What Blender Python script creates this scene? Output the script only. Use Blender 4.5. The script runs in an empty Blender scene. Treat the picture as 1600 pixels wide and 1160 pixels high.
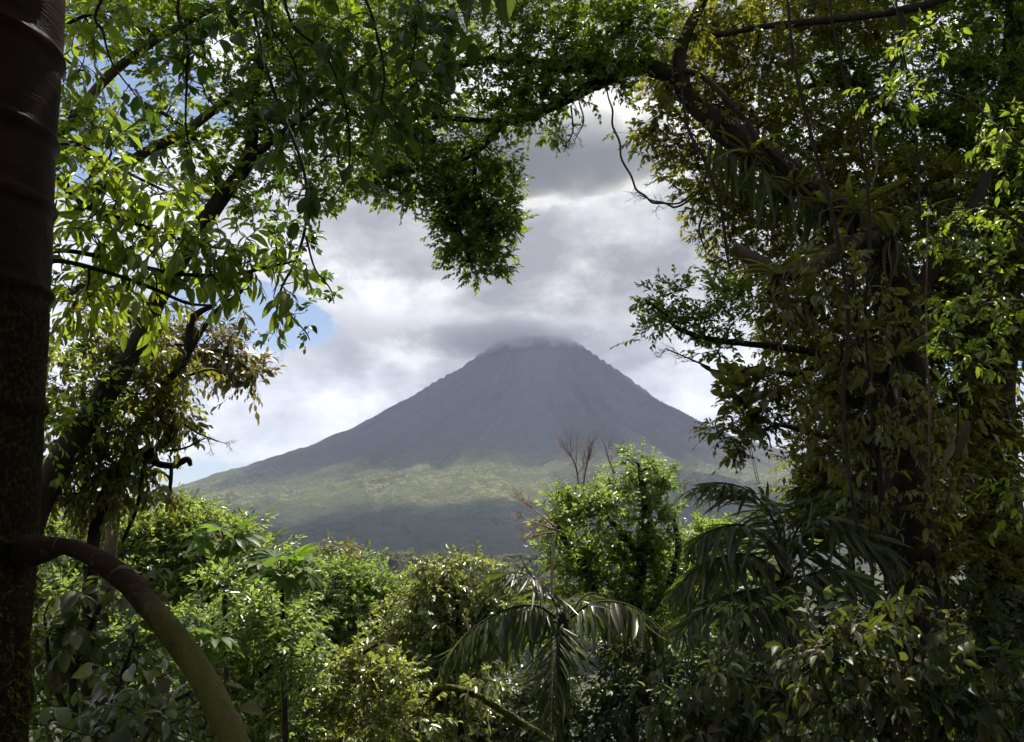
import bpy, math, random
import numpy as np
from mathutils import Vector, Matrix, Quaternion

# ------------------------------------------------------------------ camera, world, sun, exposure
sc = bpy.context.scene
COL = sc.collection
F_PX, CX, CY = 1385.0, 800.0, 580.0          # photograph: 1600 x 1160
PITCH = math.radians(10.63)
EYE = np.array([0.0, 0.0, 1.7])
cam_d = bpy.data.cameras.new('camera')
cam = bpy.data.objects.new('camera', cam_d)
COL.objects.link(cam)
cam.location = EYE
cam.rotation_euler = (math.radians(90) + PITCH, 0, 0)
cam_d.sensor_width = 36.0
cam_d.lens = 36.0 * F_PX / 1600.0
cam_d.clip_start = 0.05
cam_d.clip_end = 60000
sc.camera = cam

SUN_EL, SUN_AZ = math.radians(61), math.radians(10)     # azimuth measured from straight ahead to the right
SUN_DIR = np.array([math.sin(SUN_AZ) * math.cos(SUN_EL), math.cos(SUN_AZ) * math.cos(SUN_EL), math.sin(SUN_EL)])
sd = bpy.data.lights.new('sun', 'SUN')
sd.energy = 5.0
sd.angle = math.radians(0.53)
sd.color = (1.0, 0.93, 0.80)
sun = bpy.data.objects.new('sun', sd)
COL.objects.link(sun)
sun.rotation_euler = Vector(-SUN_DIR).to_track_quat('-Z', 'Y').to_euler()

sc.view_settings.view_transform = 'Standard'
sc.view_settings.look = 'None'
sc.view_settings.exposure = 0.85
sc.view_settings.gamma = 1.0
sc.view_settings.use_curve_mapping = False
sc.cycles.use_denoising = True
sc.cycles.use_light_tree = False
sc.cycles.use_adaptive_sampling = True
sc.cycles.adaptive_threshold = 0.04
sc.cycles.adaptive_min_samples = 16
sc.cycles.time_limit = 700
sc.cycles.max_bounces = 4
sc.cycles.diffuse_bounces = 3
sc.cycles.glossy_bounces = 2
sc.cycles.transmission_bounces = 4
sc.cycles.volume_bounces = 2
sc.cycles.transparent_max_bounces = 8
sc.cycles.caustics_reflective = False
sc.cycles.caustics_refractive = False
sc.cycles.sample_clamp_indirect = 6.0


def ray(px, py):
    a, b = (px - CX) / F_PX, (CY - py) / F_PX
    c, s = math.cos(PITCH), math.sin(PITCH)
    return np.array([a, c - b * s, s + b * c])


def P(px, py, Y):
    """the place at distance Y ahead of the camera seen in that direction"""
    d = ray(px, py)
    return EYE + d * (Y / d[1])


def PXM(Y):
    """metres per photograph pixel at distance Y"""
    return Y / F_PX * 1.02


class Nodes:
    def __init__(self, tree):
        self.t = tree
        tree.nodes.clear()

    def n(self, kind, **kw):
        node = self.t.nodes.new(kind)
        for k, v in kw.items():
            if k.startswith('i_'):
                node.inputs[k[2:].replace('_', ' ')].default_value = v
            else:
                setattr(node, k, v)
        return node

    def l(self, a, b):
        self.t.links.new(a, b)

    def math(self, op, a, b=None, clamp=False):
        m = self.n('ShaderNodeMath', operation=op, use_clamp=clamp)
        for i, v in enumerate((a, b)):
            if v is None:
                continue
            if isinstance(v, (int, float)):
                m.inputs[i].default_value = v
            else:
                self.l(v, m.inputs[i])
        return m.outputs[0]

    def vmath(self, op, a, b=None):
        m = self.n('ShaderNodeVectorMath', operation=op)
        for i, v in enumerate((a, b)):
            if v is None:
                continue
            if isinstance(v, (tuple, list, np.ndarray)):
                m.inputs[i].default_value = tuple(v)
            else:
                self.l(v, m.inputs[i])
        return m

    def ramp(self, fac, stops, interp='LINEAR'):
        r = self.n('ShaderNodeValToRGB')
        r.color_ramp.interpolation = interp
        e = r.color_ramp.elements
        while len(e) < len(stops):
            e.new(0.5)
        for el, (p, c) in zip(e, stops):
            el.position = p
            el.color = (c, c, c, 1) if isinstance(c, (int, float)) else (*c, 1)
        self.l(fac, r.inputs[0])
        return r.outputs[0]

    def mix(self, fac, a, b, blend='MIX'):
        m = self.n('ShaderNodeMix', data_type='RGBA', blend_type=blend)
        for s, v in ((m.inputs[0], fac), (m.inputs[6], a), (m.inputs[7], b)):
            if isinstance(v, (int, float)):
                s.default_value = v
            elif isinstance(v, tuple):
                s.default_value = (*v[:3], 1)
            else:
                self.l(v, s)
        return m.outputs[2]

    def noise(self, vec, scale, detail=6, rough=0.55, dist=0.0):
        t = self.n('ShaderNodeTexNoise')
        t.inputs['Scale'].default_value = scale
        t.inputs['Detail'].default_value = detail
        t.inputs['Roughness'].default_value = rough
        t.inputs['Distortion'].default_value = dist
        if vec is not None:
            self.l(vec, t.inputs['Vector'])
        return t.outputs[0]


def unit(v):
    return v / np.linalg.norm(v)


# --- sky: clear tropical sky with broken stratocumulus
W = bpy.data.worlds.new('World')
sc.world = W
W.use_nodes = True
N = Nodes(W.node_tree)
tc = N.n('ShaderNodeTexCoord').outputs['Generated']
sky = N.n('ShaderNodeTexSky', sky_type='NISHITA', sun_disc=False)
sky.sun_elevation = SUN_EL
sky.sun_rotation = SUN_AZ
sky.altitude = 500
sky.air_density = 1.0
sky.dust_density = 0.6
sky.ozone_density = 1.2
# a cloud layer seen in perspective: flattened towards the horizon
sep = N.n('ShaderNodeSeparateXYZ')
N.l(tc, sep.inputs[0])
zz = N.math('MAXIMUM', sep.outputs[2], 0.0)
mp = N.n('ShaderNodeMapping')
N.l(tc, mp.inputs[0])
mp.inputs['Scale'].default_value = (1.0, 1.0, 2.3)
mp.inputs['Location'].default_value = (0.37, 0.1, 0.22)
big = N.noise(mp.outputs[0], 3.2, 5, 0.52)
mp2 = N.n('ShaderNodeMapping')
N.l(tc, mp2.inputs[0])
mp2.inputs['Scale'].default_value = (1.0, 1.0, 1.7)
mp2.inputs['Location'].default_value = (3.1, 0.6, 1.9)
fine = N.noise(mp2.outputs[0], 8.0, 8, 0.62)


_asp = {}


def lobe(px, py, wx, wy, amp):
    """a cloud mass (or gap) that stands in that direction; half widths in photograph pixels"""
    k = round(wx / wy, 1)
    if k not in _asp:
        _asp[k] = N.vmath('MULTIPLY', tcw, (1, 1, k)).outputs[0]
    d = unit(ray(px, py)) * np.array([1, 1, k])
    dist = N.vmath('DISTANCE', _asp[k], d).outputs['Value']
    mr = N.n('ShaderNodeMapRange', interpolation_type='SMOOTHSTEP')
    N.l(dist, mr.inputs['Value'])
    mr.inputs['From Min'].default_value = 1.9 * wx / F_PX
    mr.inputs['From Max'].default_value = 0.0
    mr.inputs['To Min'].default_value = 0.0
    mr.inputs['To Max'].default_value = amp
    return mr.outputs[0]


def addall(first, items):
    for it in items:
        first = N.math('ADD', first, it)
    return first


# ragged outlines: the masses are looked up through a little turbulence
cxyz = N.n('ShaderNodeCombineXYZ')
N.l(N.math('MULTIPLY', N.math('SUBTRACT', fine, 0.5), 0.16), cxyz.inputs[0])
N.l(N.math('MULTIPLY', N.math('SUBTRACT', big, 0.5), 0.16), cxyz.inputs[1])
N.l(N.math('MULTIPLY', N.math('SUBTRACT', fine, 0.5), -0.12), cxyz.inputs[2])
tcw = N.vmath('ADD', tc, cxyz.outputs[0]).outputs[0]

cover = addall(N.math('ADD', big, N.math('MULTIPLY', N.math('SUBTRACT', fine, 0.5), 0.5)), [
    lobe(760, 380, 480, 240, 0.30),
    lobe(1090, 480, 240, 240, 0.24),
    lobe(620, 610, 330, 110, 0.10),
    lobe(385, 508, 100, 45, -0.85),
    lobe(180, 90, 230, 230, -0.34),
    lobe(330, 720, 150, 75, -0.22),
])
cover = N.ramp(cover, [(0.43, 0.0), (0.49, 0.85), (0.57, 1.0)], 'EASE')
# light and dark inside the clouds: thick bases are grey, thin parts and edges turned to the sun are white
shade = addall(N.math('ADD', N.math('MULTIPLY', big, 0.35), N.math('MULTIPLY', N.math('SUBTRACT', fine, 0.12), 1.55)), [
    lobe(640, 340, 300, 100, -0.14),
    lobe(930, 400, 300, 100, -0.22),
    lobe(560, 545, 240, 60, -0.30),
    lobe(870, 520, 180, 45, -0.16),
    lobe(900, 235, 150, 75, 0.10),
    lobe(590, 478, 120, 40, 0.30),
    lobe(800, 497, 135, 34, 0.26),
    lobe(520, 640, 300, 75, 0.04),
    lobe(400, 580, 75, 75, 0.12),
    lobe(1060, 600, 140, 140, 0.12),
])
ccol = N.ramp(shade, [(0.40, (3.3, 3.22, 3.2)), (0.58, (5.2, 5.1, 5.05)), (0.76, (7.6, 7.5, 7.4)), (0.94, (10.8, 10.7, 10.5)), (1.0, (11.6, 11.5, 11.2))])
skyc = N.mix(cover, sky.outputs[0], ccol)
bg = N.n('ShaderNodeBackground')
bg.inputs['Strength'].default_value = 0.064
N.l(skyc, bg.inputs[0])
out = N.n('ShaderNodeOutputWorld')
N.l(bg.outputs[0], out.inputs[0])
# many samples of the sky map are not needed: it is smooth
W.cycles.sampling_method = 'MANUAL'
W.cycles.sample_map_resolution = 512

# ------------------------------------------------------------------ helpers
RNG = np.random.default_rng(7)


def tag(o, label=None, cat=None, group=None, kind=None):
    if label:
        o['label'] = label
    if cat:
        o['category'] = cat
    if group:
        o['group'] = group
    if kind:
        o['kind'] = kind
    return o


def empty(name, loc, label=None, cat=None, group=None):
    o = bpy.data.objects.new(name, None)
    COL.objects.link(o)
    o.location = tuple(float(v) for v in loc)
    o.empty_display_size = 0.2
    return tag(o, label, cat, group)


class Buf:
    """collects vertices and faces (triangles and quads) and links them as one mesh object"""

    def __init__(self):
        self.V, self.Q, self.T, self.n = [], [], [], 0

    def add(self, V, Q=None, T=None):
        V = np.asarray(V, float).reshape(-1, 3)
        if Q is not None and len(Q):
            self.Q.append(np.asarray(Q, np.int64) + self.n)
        if T is not None and len(T):
            self.T.append(np.asarray(T, np.int64) + self.n)
        self.V.append(V)
        self.n += len(V)
        return self

    def mesh(self, name, mat, smooth=True, origin=None):
        V = np.concatenate(self.V) if self.V else np.zeros((0, 3))
        if origin is not None:
            V = V - np.asarray(origin, float)
        Q = np.concatenate(self.Q) if self.Q else np.zeros((0, 4), np.int64)
        T = np.concatenate(self.T) if self.T else np.zeros((0, 3), np.int64)
        me = bpy.data.meshes.new(name)
        me.vertices.add(len(V))
        me.vertices.foreach_set('co', V.astype(np.float32).ravel())
        nl = Q.size + T.size
        me.loops.add(nl)
        me.loops.foreach_set('vertex_index', np.concatenate([Q.ravel(), T.ravel()]).astype(np.int32))
        me.polygons.add(len(Q) + len(T))
        starts = np.concatenate([np.arange(len(Q)) * 4, Q.size + np.arange(len(T)) * 3]).astype(np.int32)
        me.polygons.foreach_set('loop_start', starts)
        me.polygons.foreach_set('use_smooth', np.full(len(Q) + len(T), smooth))
        me.update(calc_edges=True)
        if mat is not None:
            me.materials.append(mat)
        return me

    def build(self, name, mat, parent=None, smooth=True, kind=None):
        org = np.array(parent.matrix_world.translation) if False else (np.array(parent.location) if parent is not None else None)
        if parent is not None and parent.parent is not None:
            org = org + np.array(parent.parent.location)
        me = self.mesh(name, mat, smooth, org)
        o = bpy.data.objects.new(name, me)
        COL.objects.link(o)
        if parent is not None:
            o.parent = parent
        if kind:
            o['kind'] = kind
        return o


def vnoise(x, y, seed=0):
    """smooth value noise on a 2-D lattice"""
    xi, yi = np.floor(x).astype(np.int64), np.floor(y).astype(np.int64)
    fx, fy = x - xi, y - yi
    fx, fy = fx * fx * (3 - 2 * fx), fy * fy * (3 - 2 * fy)

    def h(i, j):
        k = (i * 374761393 + j * 668265263 + seed * 974634777) & 0xFFFFFFFF
        k = ((k ^ (k >> 13)) * 1274126177) & 0xFFFFFFFF
        return ((k ^ (k >> 16)) & 0xFFFF) / 65535.0
    return (h(xi, yi) * (1 - fx) + h(xi + 1, yi) * fx) * (1 - fy) + (h(xi, yi + 1) * (1 - fx) + h(xi + 1, yi + 1) * fx) * fy


def fbm(x, y, oct=5, seed=0, gain=0.5):
    a, s, t = 1.0, 0.0, 0.0
    for o in range(oct):
        s = s + a * vnoise(x * 2 ** o, y * 2 ** o, seed + o * 17)
        t += a
        a *= gain
    return s / t


def grid_faces(nu, nv, wrap_v=False):
    i = np.arange(nu - 1)[:, None]
    j = np.arange(nv if wrap_v else nv - 1)[None, :]
    j2 = (j + 1) % nv
    a, b, c, d = i * nv + j, i * nv + j2, (i + 1) * nv + j2, (i + 1) * nv + j
    return np.stack([a, b, c, d], -1).reshape(-1, 4)


def spline(pts, per=6):
    """Catmull-Rom curve through the points (any number of columns)"""
    p = np.asarray(pts, float)
    if len(p) < 3:
        t = np.linspace(0, 1, per * (len(p) - 1) + 1)[:, None]
        return p[0] * (1 - t) + p[-1] * t
    q = np.vstack([2 * p[0] - p[1], p, 2 * p[-1] - p[-2]])
    o = []
    for i in range(len(p) - 1):
        t = np.linspace(0, 1, per, endpoint=False)[:, None]
        a, b, c, d = q[i], q[i + 1], q[i + 2], q[i + 3]
        o.append(0.5 * (2 * b + (c - a) * t + (2 * a - 5 * b + 4 * c - d) * t ** 2 + (3 * b - a - 3 * c + d) * t ** 3))
    o.append(p[-1:])
    return np.concatenate(o)


def frames(C):
    T = np.gradient(C, axis=0)
    T /= np.linalg.norm(T, axis=1)[:, None] + 1e-9
    ref = np.array([0, 0, 1.0]) if abs(T[0, 2]) < 0.8 else np.array([1.0, 0, 0])
    A = np.zeros_like(T)
    a = ref - T[0] * ref.dot(T[0])
    for i in range(len(T)):
        a = a - T[i] * a.dot(T[i])
        a = a / (np.linalg.norm(a) + 1e-9)
        A[i] = a
    return T, A, np.cross(T, A)


def tube(buf, pts, rad, sides=6, per=6, rough=0.0, seed=0, cap=False):
    """a tapered, slightly knobbly limb along a curve through the points"""
    pr = np.column_stack([np.asarray(pts, float), np.broadcast_to(np.asarray(rad, float), (len(pts),))])
    S = spline(pr, per)
    C, R = S[:, :3], np.maximum(S[:, 3], 0.0005)
    T, A, B = frames(C)
    th = np.linspace(0, 2 * np.pi, sides, endpoint=False)
    rr = R[:, None] * np.ones((1, sides))
    if rough:
        L = np.concatenate([[0], np.cumsum(np.linalg.norm(np.diff(C, axis=0), axis=1))]) / max(R.max(), 1e-3)
        rr = rr * (1 + rough * (fbm(np.cos(th)[None, :] * 1.5 + L[:, None] * 0.6 + 50, np.sin(th)[None, :] * 1.5 + L[:, None] * 0.25 + 50 + seed, 3, seed) - 0.5) * 2)
    V = C[:, None, :] + rr[..., None] * (np.cos(th)[None, :, None] * A[:, None, :] + np.sin(th)[None, :, None] * B[:, None, :])
    Q = grid_faces(len(C), sides, True)
    V = V.reshape(-1, 3)
    if cap:
        V = np.vstack([V, C[-1:], C[:1]])
        n, m = len(C), sides
        j = np.arange(m)
        Tt = np.stack([(n - 1) * m + j, (n - 1) * m + (j + 1) % m, np.full(m, n * m)], -1)
        T0 = np.stack([(j + 1) % m, j, np.full(m, n * m + 1)], -1)
        buf.add(V, Q, np.vstack([Tt, T0]))
    else:
        buf.add(V, Q)
    return C


# ------------------------------------------------------------------ materials
MATS = {}


def bark(name, c1, c2, moss=None, moss_amt=0.0, rough=0.85, scale=9.0, bump=0.5, stretch=0.25):
    m = bpy.data.materials.new(name)
    m.use_nodes = True
    n = Nodes(m.node_tree)
    co = n.n('ShaderNodeTexCoord').outputs['Object']
    mpn = n.n('ShaderNodeMapping')
    n.l(co, mpn.inputs[0])
    mpn.inputs['Scale'].default_value = (1, 1, stretch)
    a = n.noise(mpn.outputs[0], scale, 8, 0.65, 0.4)
    col = n.mix(n.ramp(a, [(0.35, 0.0), (0.65, 1.0)]), c1, c2)
    sp = n.noise(co, scale * 4, 4, 0.6)
    col = n.mix(n.ramp(sp, [(0.62, 0.0), (0.72, 0.5)]), col, tuple(min(1, v * 2.2) for v in c2))
    if moss:
        b = n.noise(co, scale * 0.55, 7, 0.65)
        mf = n.ramp(b, [(0.62 - moss_amt * 0.4, 0.0), (0.70 - moss_amt * 0.4, 1.0)])
        mc = n.mix(sp, moss, tuple(v * 0.45 for v in moss))
        col = n.mix(mf, col, mc)
    p = n.n('ShaderNodeBsdfPrincipled')
    n.l(col, p.inputs['Base Color'])
    p.inputs['Roughness'].default_value = rough
    p.inputs['Specular IOR Level'].default_value = 0.25
    bp = n.n('ShaderNodeBump')
    bp.inputs['Strength'].default_value = bump
    bp.inputs['Distance'].default_value = 0.02
    n.l(n.math('ADD', a, n.math('MULTIPLY', sp, 0.4)), bp.inputs['Height'])
    n.l(bp.outputs[0], p.inputs['Normal'])
    o = n.n('ShaderNodeOutputMaterial')
    n.l(p.outputs[0], o.inputs[0])
    MATS[name] = m
    return m


def leafmat(name, stops, trans=(0.16, 0.24, 0.02), rough=0.32, spec=0.5, tfac=0.35, veins=0.0):
    """leaf: a waxy front over a body that lets sunlight through; every leaf its own tint"""
    m = bpy.data.materials.new(name)
    m.use_nodes = True
    n = Nodes(m.node_tree)
    g = n.n('ShaderNodeNewGeometry').outputs['Random Per Island']
    ob = n.n('ShaderNodeObjectInfo').outputs['Random']
    r = n.math('FRACT', n.math('ADD', g, n.math('MULTIPLY', ob, 3.7)))
    k = len(stops)
    col = n.ramp(r, [((i + 0.5) / k, c) for i, c in enumerate(stops)])
    r2 = n.math('FRACT', n.math('MULTIPLY', r, 17.3))
    hs = n.n('ShaderNodeHueSaturation')
    n.l(col, hs.inputs['Color'])
    n.l(n.math('ADD', n.math('MULTIPLY', r2, 0.7), 0.65), hs.inputs['Value'])
    p = n.n('ShaderNodeBsdfPrincipled')
    n.l(hs.outputs[0], p.inputs['Base Color'])
    n.l(n.math('ADD', n.math('MULTIPLY', r2, 0.22), rough - 0.08), p.inputs['Roughness'])
    p.inputs['Specular IOR Level'].default_value = spec
    t = n.n('ShaderNodeBsdfTranslucent')
    hs2 = n.n('ShaderNodeHueSaturation')
    hs2.inputs['Color'].default_value = (*trans, 1)
    n.l(n.math('ADD', n.math('MULTIPLY', r2, 0.7), 0.65), hs2.inputs['Value'])
    n.l(n.math('ADD', n.math('MULTIPLY', r, 0.03), 0.485), hs2.inputs['Hue'])
    n.l(hs2.outputs[0], t.inputs['Color'])
    mx = n.n('ShaderNodeMixShader')
    mx.inputs[0].default_value = tfac
    n.l(p.outputs[0], mx.inputs[1])
    n.l(t.outputs[0], mx.inputs[2])
    o = n.n('ShaderNodeOutputMaterial')
    n.l(mx.outputs[0], o.inputs[0])
    MATS[name] = m
    return m

# ------------------------------------------------------------------ terrain
_gy = np.array([-60, 0, 3, 5, 8, 12, 20, 30, 60, 150, 400, 900, 1500, 3000, 60000], float)
_gz = np.array([1.0, 0, -0.25, -1.0, -2.6, -5.2, -10.5, -15.5, -28, -52, -80, -98, -108, -112, -112], float)


def ground(x, y):
    x, y = np.asarray(x, float), np.asarray(y, float)
    z = np.interp(y, _gy, _gz)
    z = z + 66 * np.exp(-((y - 850) / 190.0) ** 2)
    side = np.clip(1 - y / 60.0, 0, 1)
    z = z + side * 0.16 * np.maximum(x - 3.0, 0) + side * 0.05 * np.maximum(-x - 4.0, 0)
    amp = np.clip(y / 120.0, 0.15, 6.0)
    z = z + amp * (fbm(x / (9 + y * 0.12) + 40, y / (9 + y * 0.12) + 40, 4, 3) - 0.5)
    return z


SUMMIT_Y = 5000.0
summit = P(835, 530, SUMMIT_Y)
_m = PXM(SUMMIT_Y)
_pr = np.array([0, 58, 66, 76, 105, 140, 190, 245, 290, 350, 440, 540, 700, 900, 1200, 1700, 4000], float) * _m
_ph = np.array([P(835, 840 - h, SUMMIT_Y)[2] for h in (303, 303, 301, 294, 271, 245, 209, 174, 148, 121, 86, 54, 14, -10, -26, -33, -36)])


def volcano_z(x, y):
    dx, dy = x - summit[0], y - summit[1]
    r = np.hypot(dx, dy)
    th = np.arctan2(dx, -dy)
    # gullies run down the cone
    wob = th + 0.10 * (fbm(r / 260.0 + 9, th * 3 + 9, 3, 5) - 0.5)
    gl = np.abs(fbm(wob * 11 + 60, r / 1500.0 + 3, 4, 21) - 0.5) * 2
    g2 = np.abs(fbm(wob * 34 + 90, r / 700.0 + 3, 3, 33) - 0.5) * 2
    env = np.clip((r - 120) / 500.0, 0, 1) * np.clip(1.25 - r / 3200.0, 0.12, 1)
    z = np.interp(r, _pr, _ph)
    z = z - 0.05 * np.clip(-dx - 20, 0, 260) * np.clip(1.4 - r / 700.0, 0, 1)        # the crater lip dips to the left
    z = z + env * (125 * (gl - 0.35) + 48 * (g2 - 0.3))
    # old lava benches half way down and forested foothills
    z = z + np.clip((r - 900) / 700.0, 0, 1) * 55 * (fbm(x / 520.0 + 7, y / 520.0 + 3, 5, 8) - 0.5)
    z = z + np.clip(r / 700.0, 0.12, 1) * (10 + 16 * np.clip((r - 1300) / 500.0, 0, 1)) * (fbm(x / 55.0 + 70, y / 55.0 + 70, 3, 12) - 0.5)
    # shoulder on the right flank
    sh = P(1330, 690, 5600)
    z = np.maximum(z, (sh[2] + 30 * (fbm(x / 300.0 + 5, y / 300.0, 4, 14) - 0.5)) * np.exp(-(((x - sh[0]) / 900) ** 2 + ((y - sh[1]) / 700) ** 2)) - 20)
    return z


def terrain_mat(name, rock, fine=0.06):
    m = bpy.data.materials.new(name)
    m.use_nodes = True
    n = Nodes(m.node_tree)
    geo = n.n('ShaderNodeNewGeometry')
    pos = geo.outputs['Position']
    sp = n.n('ShaderNodeSeparateXYZ')
    n.l(pos, sp.inputs[0])
    a = n.noise(pos, 0.004, 8, 0.6)
    b = n.noise(pos, 0.03, 6, 0.65)
    # tree crowns of the slope forest
    vo = n.n('ShaderNodeTexVoronoi')
    vo.inputs['Scale'].default_value = fine
    vo.inputs['Detail'].default_value = 2
    n.l(pos, vo.inputs['Vector'])
    crown = n.ramp(vo.outputs['Distance'], [(0.0, 1.0), (0.75, 0.0)])
    forest = n.mix(n.ramp(b, [(0.3, 0.0), (0.7, 1.0)]), (0.07, 0.085, 0.028), (0.11, 0.12, 0.038))
    rnd = n.n('ShaderNodeSeparateColor')
    n.l(vo.outputs['Color'], rnd.inputs[0])
    forest = n.mix(n.math('MULTIPLY', rnd.outputs[0], 0.5), forest, (0.15, 0.15, 0.055))
    forest = n.mix(n.ramp(vo.outputs['Distance'], [(0.55, 0.0), (0.85, 0.55)]), forest, (0.022, 0.03, 0.012))
    grass = n.mix(n.ramp(b, [(0.35, 0.0), (0.65, 1.0)]), (0.13, 0.13, 0.045), (0.21, 0.195, 0.08))
    grass = n.mix(n.ramp(rnd.outputs[1], [(0.62, 0.0), (0.68, 1.0)]), grass, forest)
    low = n.mix(n.ramp(a, [(0.42, 0.0), (0.6, 1.0)]), forest, grass)
    if rock:
        # forest foot painted darker as cloud shadow, paler sunlit band of regrowth above
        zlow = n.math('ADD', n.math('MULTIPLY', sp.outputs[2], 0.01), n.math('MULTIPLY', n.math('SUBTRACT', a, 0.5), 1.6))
        foot_shade = n.mix(n.ramp(b, [(0.3, 0.0), (0.7, 1.0)]), (0.016, 0.026, 0.013), (0.036, 0.047, 0.02))
        foot_shade = n.mix(n.math('MULTIPLY', rnd.outputs[0], 0.4), foot_shade, (0.08, 0.085, 0.03))
        low = n.mix(n.ramp(n.math('MULTIPLY', zlow, 0.4), [(0.38, 0.0), (0.52, 1.0)]), foot_shade, low)
        # scree and old flows streak down the cone
        dv = n.vmath('SUBTRACT', pos, (float(summit[0]), float(summit[1]), 0.0)).outputs[0]
        sd_ = n.n('ShaderNodeSeparateXYZ')
        n.l(dv, sd_.inputs[0])
        ang = n.math('ARCTAN2', sd_.outputs[0], sd_.outputs[1])
        rad = n.vmath('LENGTH', n.vmath('MULTIPLY', dv, (1, 1, 0)).outputs[0]).outputs['Value']
        pv = n.n('ShaderNodeCombineXYZ')
        n.l(n.math('MULTIPLY', ang, 16.0), pv.inputs[0])
        n.l(n.math('MULTIPLY', rad, 0.0016), pv.inputs[1])
        streak = n.noise(pv.outputs[0], 1.6, 7, 0.62, 0.5)
        b = n.math('ADD', n.math('MULTIPLY', b, 0.4), n.math('MULTIPLY', streak, 0.6))
        rk = n.mix(n.ramp(b, [(0.3, 0.0), (0.7, 1.0)]), (0.030, 0.025, 0.026), (0.10, 0.084, 0.078))
        scrub = n.mix(n.ramp(a, [(0.38, 0.0), (0.6, 1.0)]), rk, (0.06, 0.062, 0.032))
        hgt = n.math('ADD', n.math('MULTIPLY', sp.outputs[2], 0.001), n.math('MULTIPLY', n.math('SUBTRACT', a, 0.5), 0.55))
        col = n.mix(n.ramp(hgt, [(0.27, 0.0), (0.40, 1.0)]), low, n.mix(n.ramp(hgt, [(0.38, 0.0), (0.66, 1.0)]), scrub, rk))
        veg = n.ramp(hgt, [(0.27, 1.0), (0.42, 0.15)])
    else:
        col, veg = low, 1.0
    p = n.n('ShaderNodeBsdfPrincipled')
    n.l(col, p.inputs['Base Color'])
    p.inputs['Roughness'].default_value = 0.95
    p.inputs['Specular IOR Level'].default_value = 0.05
    bp = n.n('ShaderNodeBump')
    bp.inputs['Strength'].default_value = 1.0
    bp.inputs['Distance'].default_value = 14.0
    n.l(n.math('ADD', n.math('MULTIPLY', crown, veg), n.math('MULTIPLY', b, 1.2)), bp.inputs['Height'])
    n.l(bp.outputs[0], p.inputs['Normal'])
    o = n.n('ShaderNodeOutputMaterial')
    n.l(p.outputs[0], o.inputs[0])
    return m


def soil_mat():
    m = bpy.data.materials.new('forest_floor')
    m.use_nodes = True
    n = Nodes(m.node_tree)
    co = n.n('ShaderNodeNewGeometry').outputs['Position']
    a = n.noise(co, 1.3, 8, 0.65)
    b = n.noise(co, 0.25, 6, 0.6)
    col = n.mix(n.ramp(a, [(0.35, 0.0), (0.65, 1.0)]), (0.022, 0.016, 0.009), (0.05, 0.045, 0.018))
    col = n.mix(n.ramp(b, [(0.42, 0.0), (0.58, 1.0)]), col, (0.03, 0.05, 0.012))
    p = n.n('ShaderNodeBsdfPrincipled')
    n.l(col, p.inputs['Base Color'])
    p.inputs['Roughness'].default_value = 0.95
    bp = n.n('ShaderNodeBump')
    bp.inputs['Strength'].default_value = 0.8
    bp.inputs['Distance'].default_value = 0.15
    n.l(a, bp.inputs['Height'])
    n.l(bp.outputs[0], p.inputs['Normal'])
    o = n.n('ShaderNodeOutputMaterial')
    n.l(p.outputs[0], o.inputs[0])
    return m


# hillside that falls away from the viewer, one sheet
ys = np.concatenate([np.linspace(-40, 40, 81), 40 * (1700 / 40.0) ** np.linspace(0.02, 1, 90)])
u = np.linspace(-1, 1, 121)
Xg = (u[None, :] * (60 + np.maximum(ys, 0)[:, None] * 1.3))
Yg = np.repeat(ys[:, None], len(u), 1)
hb = Buf().add(np.stack([Xg, Yg, ground(Xg, Yg)], -1), grid_faces(len(ys), len(u)))
tag(hb.build('hillside', soil_mat()), kind='structure')

# flat land out to the horizon
gy = np.array([-30000, -41, 1000, 1690, 6000, 12000, 45000.0])
gx = np.linspace(-45000, 45000, 9)
GX, GY = np.meshgrid(gx, gy)
tag(Buf().add(np.stack([GX, GY, np.full(GX.shape, -113.0)], -1), grid_faces(len(gy), len(gx))).build('valley_ground', terrain_mat('valley_floor', False)), kind='structure')

# the volcano
vx = np.linspace(-3600, 4200, 420)
vy = np.concatenate([np.linspace(1650, 2800, 60), np.linspace(2815, 5200, 220), np.linspace(5230, 7600, 30)])
VX, VY = np.meshgrid(vx, vy)
VZ = volcano_z(VX, VY)
edge = np.minimum.reduce([(VX + 3600) / 900, (4200 - VX) / 900, (VY - 1650) / 500, (7600 - VY) / 900]).clip(0, 1)
edge = edge * edge * (3 - 2 * edge)
VZ = VZ * edge + (-116) * (1 - edge)
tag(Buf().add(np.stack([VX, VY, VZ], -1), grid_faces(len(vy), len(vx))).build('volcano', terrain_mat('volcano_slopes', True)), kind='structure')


# far wood on the rise in the valley
def far_wood():
    rng = np.random.default_rng(3)
    n = 1900
    y = rng.uniform(560, 1010, n)
    x = rng.uniform(-0.36, 0.30, n) * y
    z = ground(x, y)
    ph = np.array([0.0, 0.5, 0.95, 1.4, 1.9])
    nv = 9
    th = np.linspace(0, 2 * np.pi, nv, endpoint=False)
    D = np.stack([np.sin(ph)[:, None] * np.cos(th), np.sin(ph)[:, None] * np.sin(th), np.cos(ph)[:, None] + 0 * th], -1)
    b = Buf()
    Q = grid_faces(len(ph), nv, True)
    for k in range(n):
        r = rng.uniform(4.5, 9.5)
        kk = r * (1 + 0.30 * rng.normal(size=D.shape[:2]))
        V = D * kk[..., None] * np.array([1, 1, 0.85])
        V[0] = V[0].mean(0)
        b.add(V + np.array([x[k], y[k], z[k] + r * rng.uniform(0.6, 1.3)]), Q)
    o = b.build('far_wood', terrain_mat('far_wood_leaves', False, 0.35), smooth=True, kind='stuff')
    tag(o, 'hazy pale green wood on the valley rise below the volcano', 'wood')


far_wood()

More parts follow.
